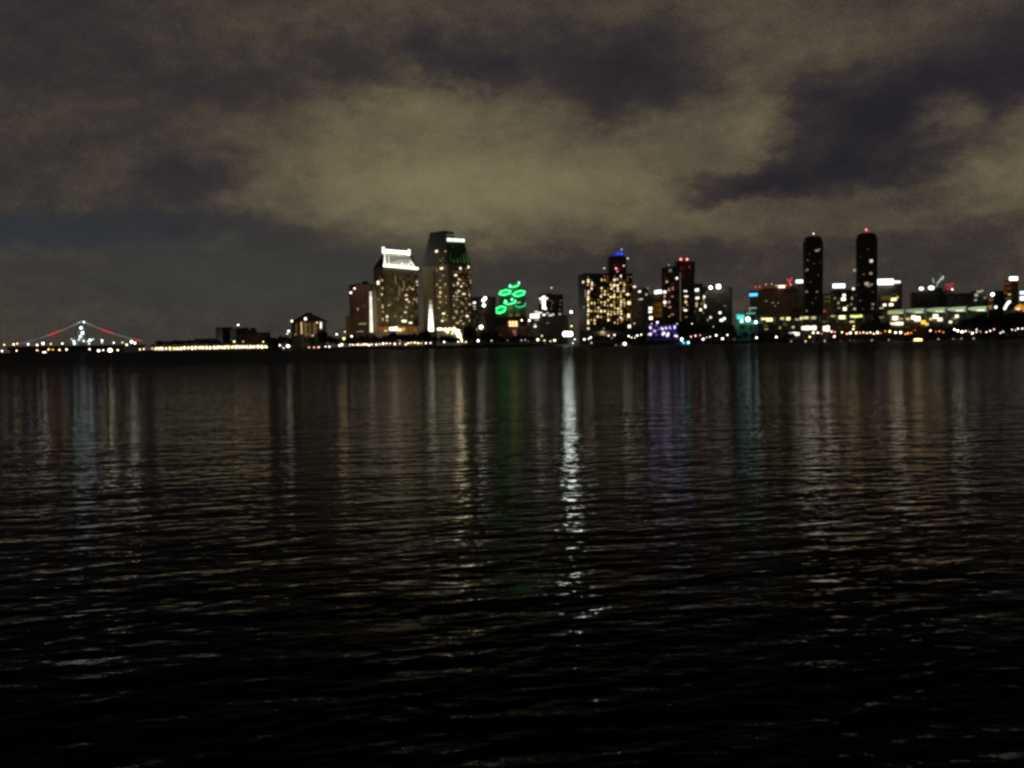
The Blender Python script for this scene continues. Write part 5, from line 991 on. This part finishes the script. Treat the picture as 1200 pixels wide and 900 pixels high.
lamps([(x_, 398.1-.0165*(x_-1075), r_, c_) for x_, r_, c_ in [(927, 1.2, (230, 215, 210)), (944, 2.0, WHT), (953, 1.2, (220, 190, 190)), (961, 1.5, (235, 220, 215)), (966.5, 1.8, WHT), (985, 1.3, (190, 180, 185)), (996, 1.2, (225, 205, 205)), (1001, 1.3, (225, 205, 210)), (1009.5, 1.2, (200, 190, 195)), (1021.5, 1.8, WHT), (1038, 1.4, (225, 220, 215)), (1041.5, 1.2, (225, 220, 215)), (1050, 1.4, (235, 210, 200)), (1060.5, 1.4, (235, 225, 215)), (1089, 1.1, (200, 190, 195)), (1099.5, 1.6, (235, 230, 225)), (1117, 1.2, (200, 190, 195)), (1126.5, 1.5, (230, 225, 220)), (1141, 1.6, (215, 205, 210)), (1162, 1.2, (190, 185, 190))]], -.8, 'low dock lamp at the waterline under the right half of the lit shore', 'waterline lamps at right', .45)

# the brightest floodlight on its mast at the quay
c = P(665.2, 391.4, 958); fl = empty('floodlight_mast', (c.x, 958, GZ), 'brightest white floodlight on the shore, left of the big lit hotel', 'lamp')
mb = MB(); mb.tube((c.x, 958.6, GZ-.1), (c.x, 958.6, c.z+1.4), .3, .2); mb.box((c.x, 958.6, c.z), (7.4, .4, .3)); mb.build('pole', M['metal'], fl)
for dx in (-3, 0, 3):
    mb = MB(); mb.ball((c.x+dx, 957.6, c.z), 1.9, .8, 2.3, 10, 7); mb.build('lamp_head', em((240, 255, 248), 15), fl)
spot(c+Vector((0, -2, .5)), c+Vector((0, 20, -6)), 9000, (.9, 1, .95), R(150), 1, .8)
# added fill spots brightening the tower walls; no lamps stand at these points
for px, py, Y, pw, cl_ in [(432, 393, 1140, 9000, (1, .8, .5)), (470, 392, 1140, 11000, (1, .84, .5)), (530, 391, 1140, 8500, (1, .86, .55)), (362, 396, 1230, 9000, (1, .8, .5)), (640, 391, 1200, 9000, (1, .8, .6)), (710, 389, 1070, 6000, (1, .75, .4)), (905, 378, 1180, 12000, (1, .8, .5)), (1040, 380, 1200, 14000, (1, .8, .5)), (1000, 391, 1035, 2500, (1, .6, .3)), (1080, 391, 1035, 2500, (1, .6, .25)), (950, 391, 1035, 2000, (1, .7, .5)), (295, 398, 1680, 6000, (1, .6, .4))]:
    c = P(px, py, Y); spot(c+Vector((0, -8, 0)), c+Vector((0, 40, 22)), pw*1.3, cl_, R(140), 1, 1.2)
# ------------------------------------------------------------------ render
sc.render.engine = 'CYCLES'
sc.cycles.use_adaptive_sampling = False
sc.cycles.max_bounces = 4; sc.cycles.diffuse_bounces = 2; sc.cycles.glossy_bounces = 3
sc.cycles.sample_clamp_indirect = 2.0; sc.cycles.sample_clamp_direct = 0
sc.cycles.use_light_tree = True
sc.cycles.use_denoising = True
sc.cycles.pixel_filter_type = 'BLACKMAN_HARRIS'; sc.cycles.filter_width = 2.8
sc.view_settings.view_transform = 'Standard'; sc.view_settings.look = 'None'; sc.view_settings.exposure = 0; sc.view_settings.gamma = 1
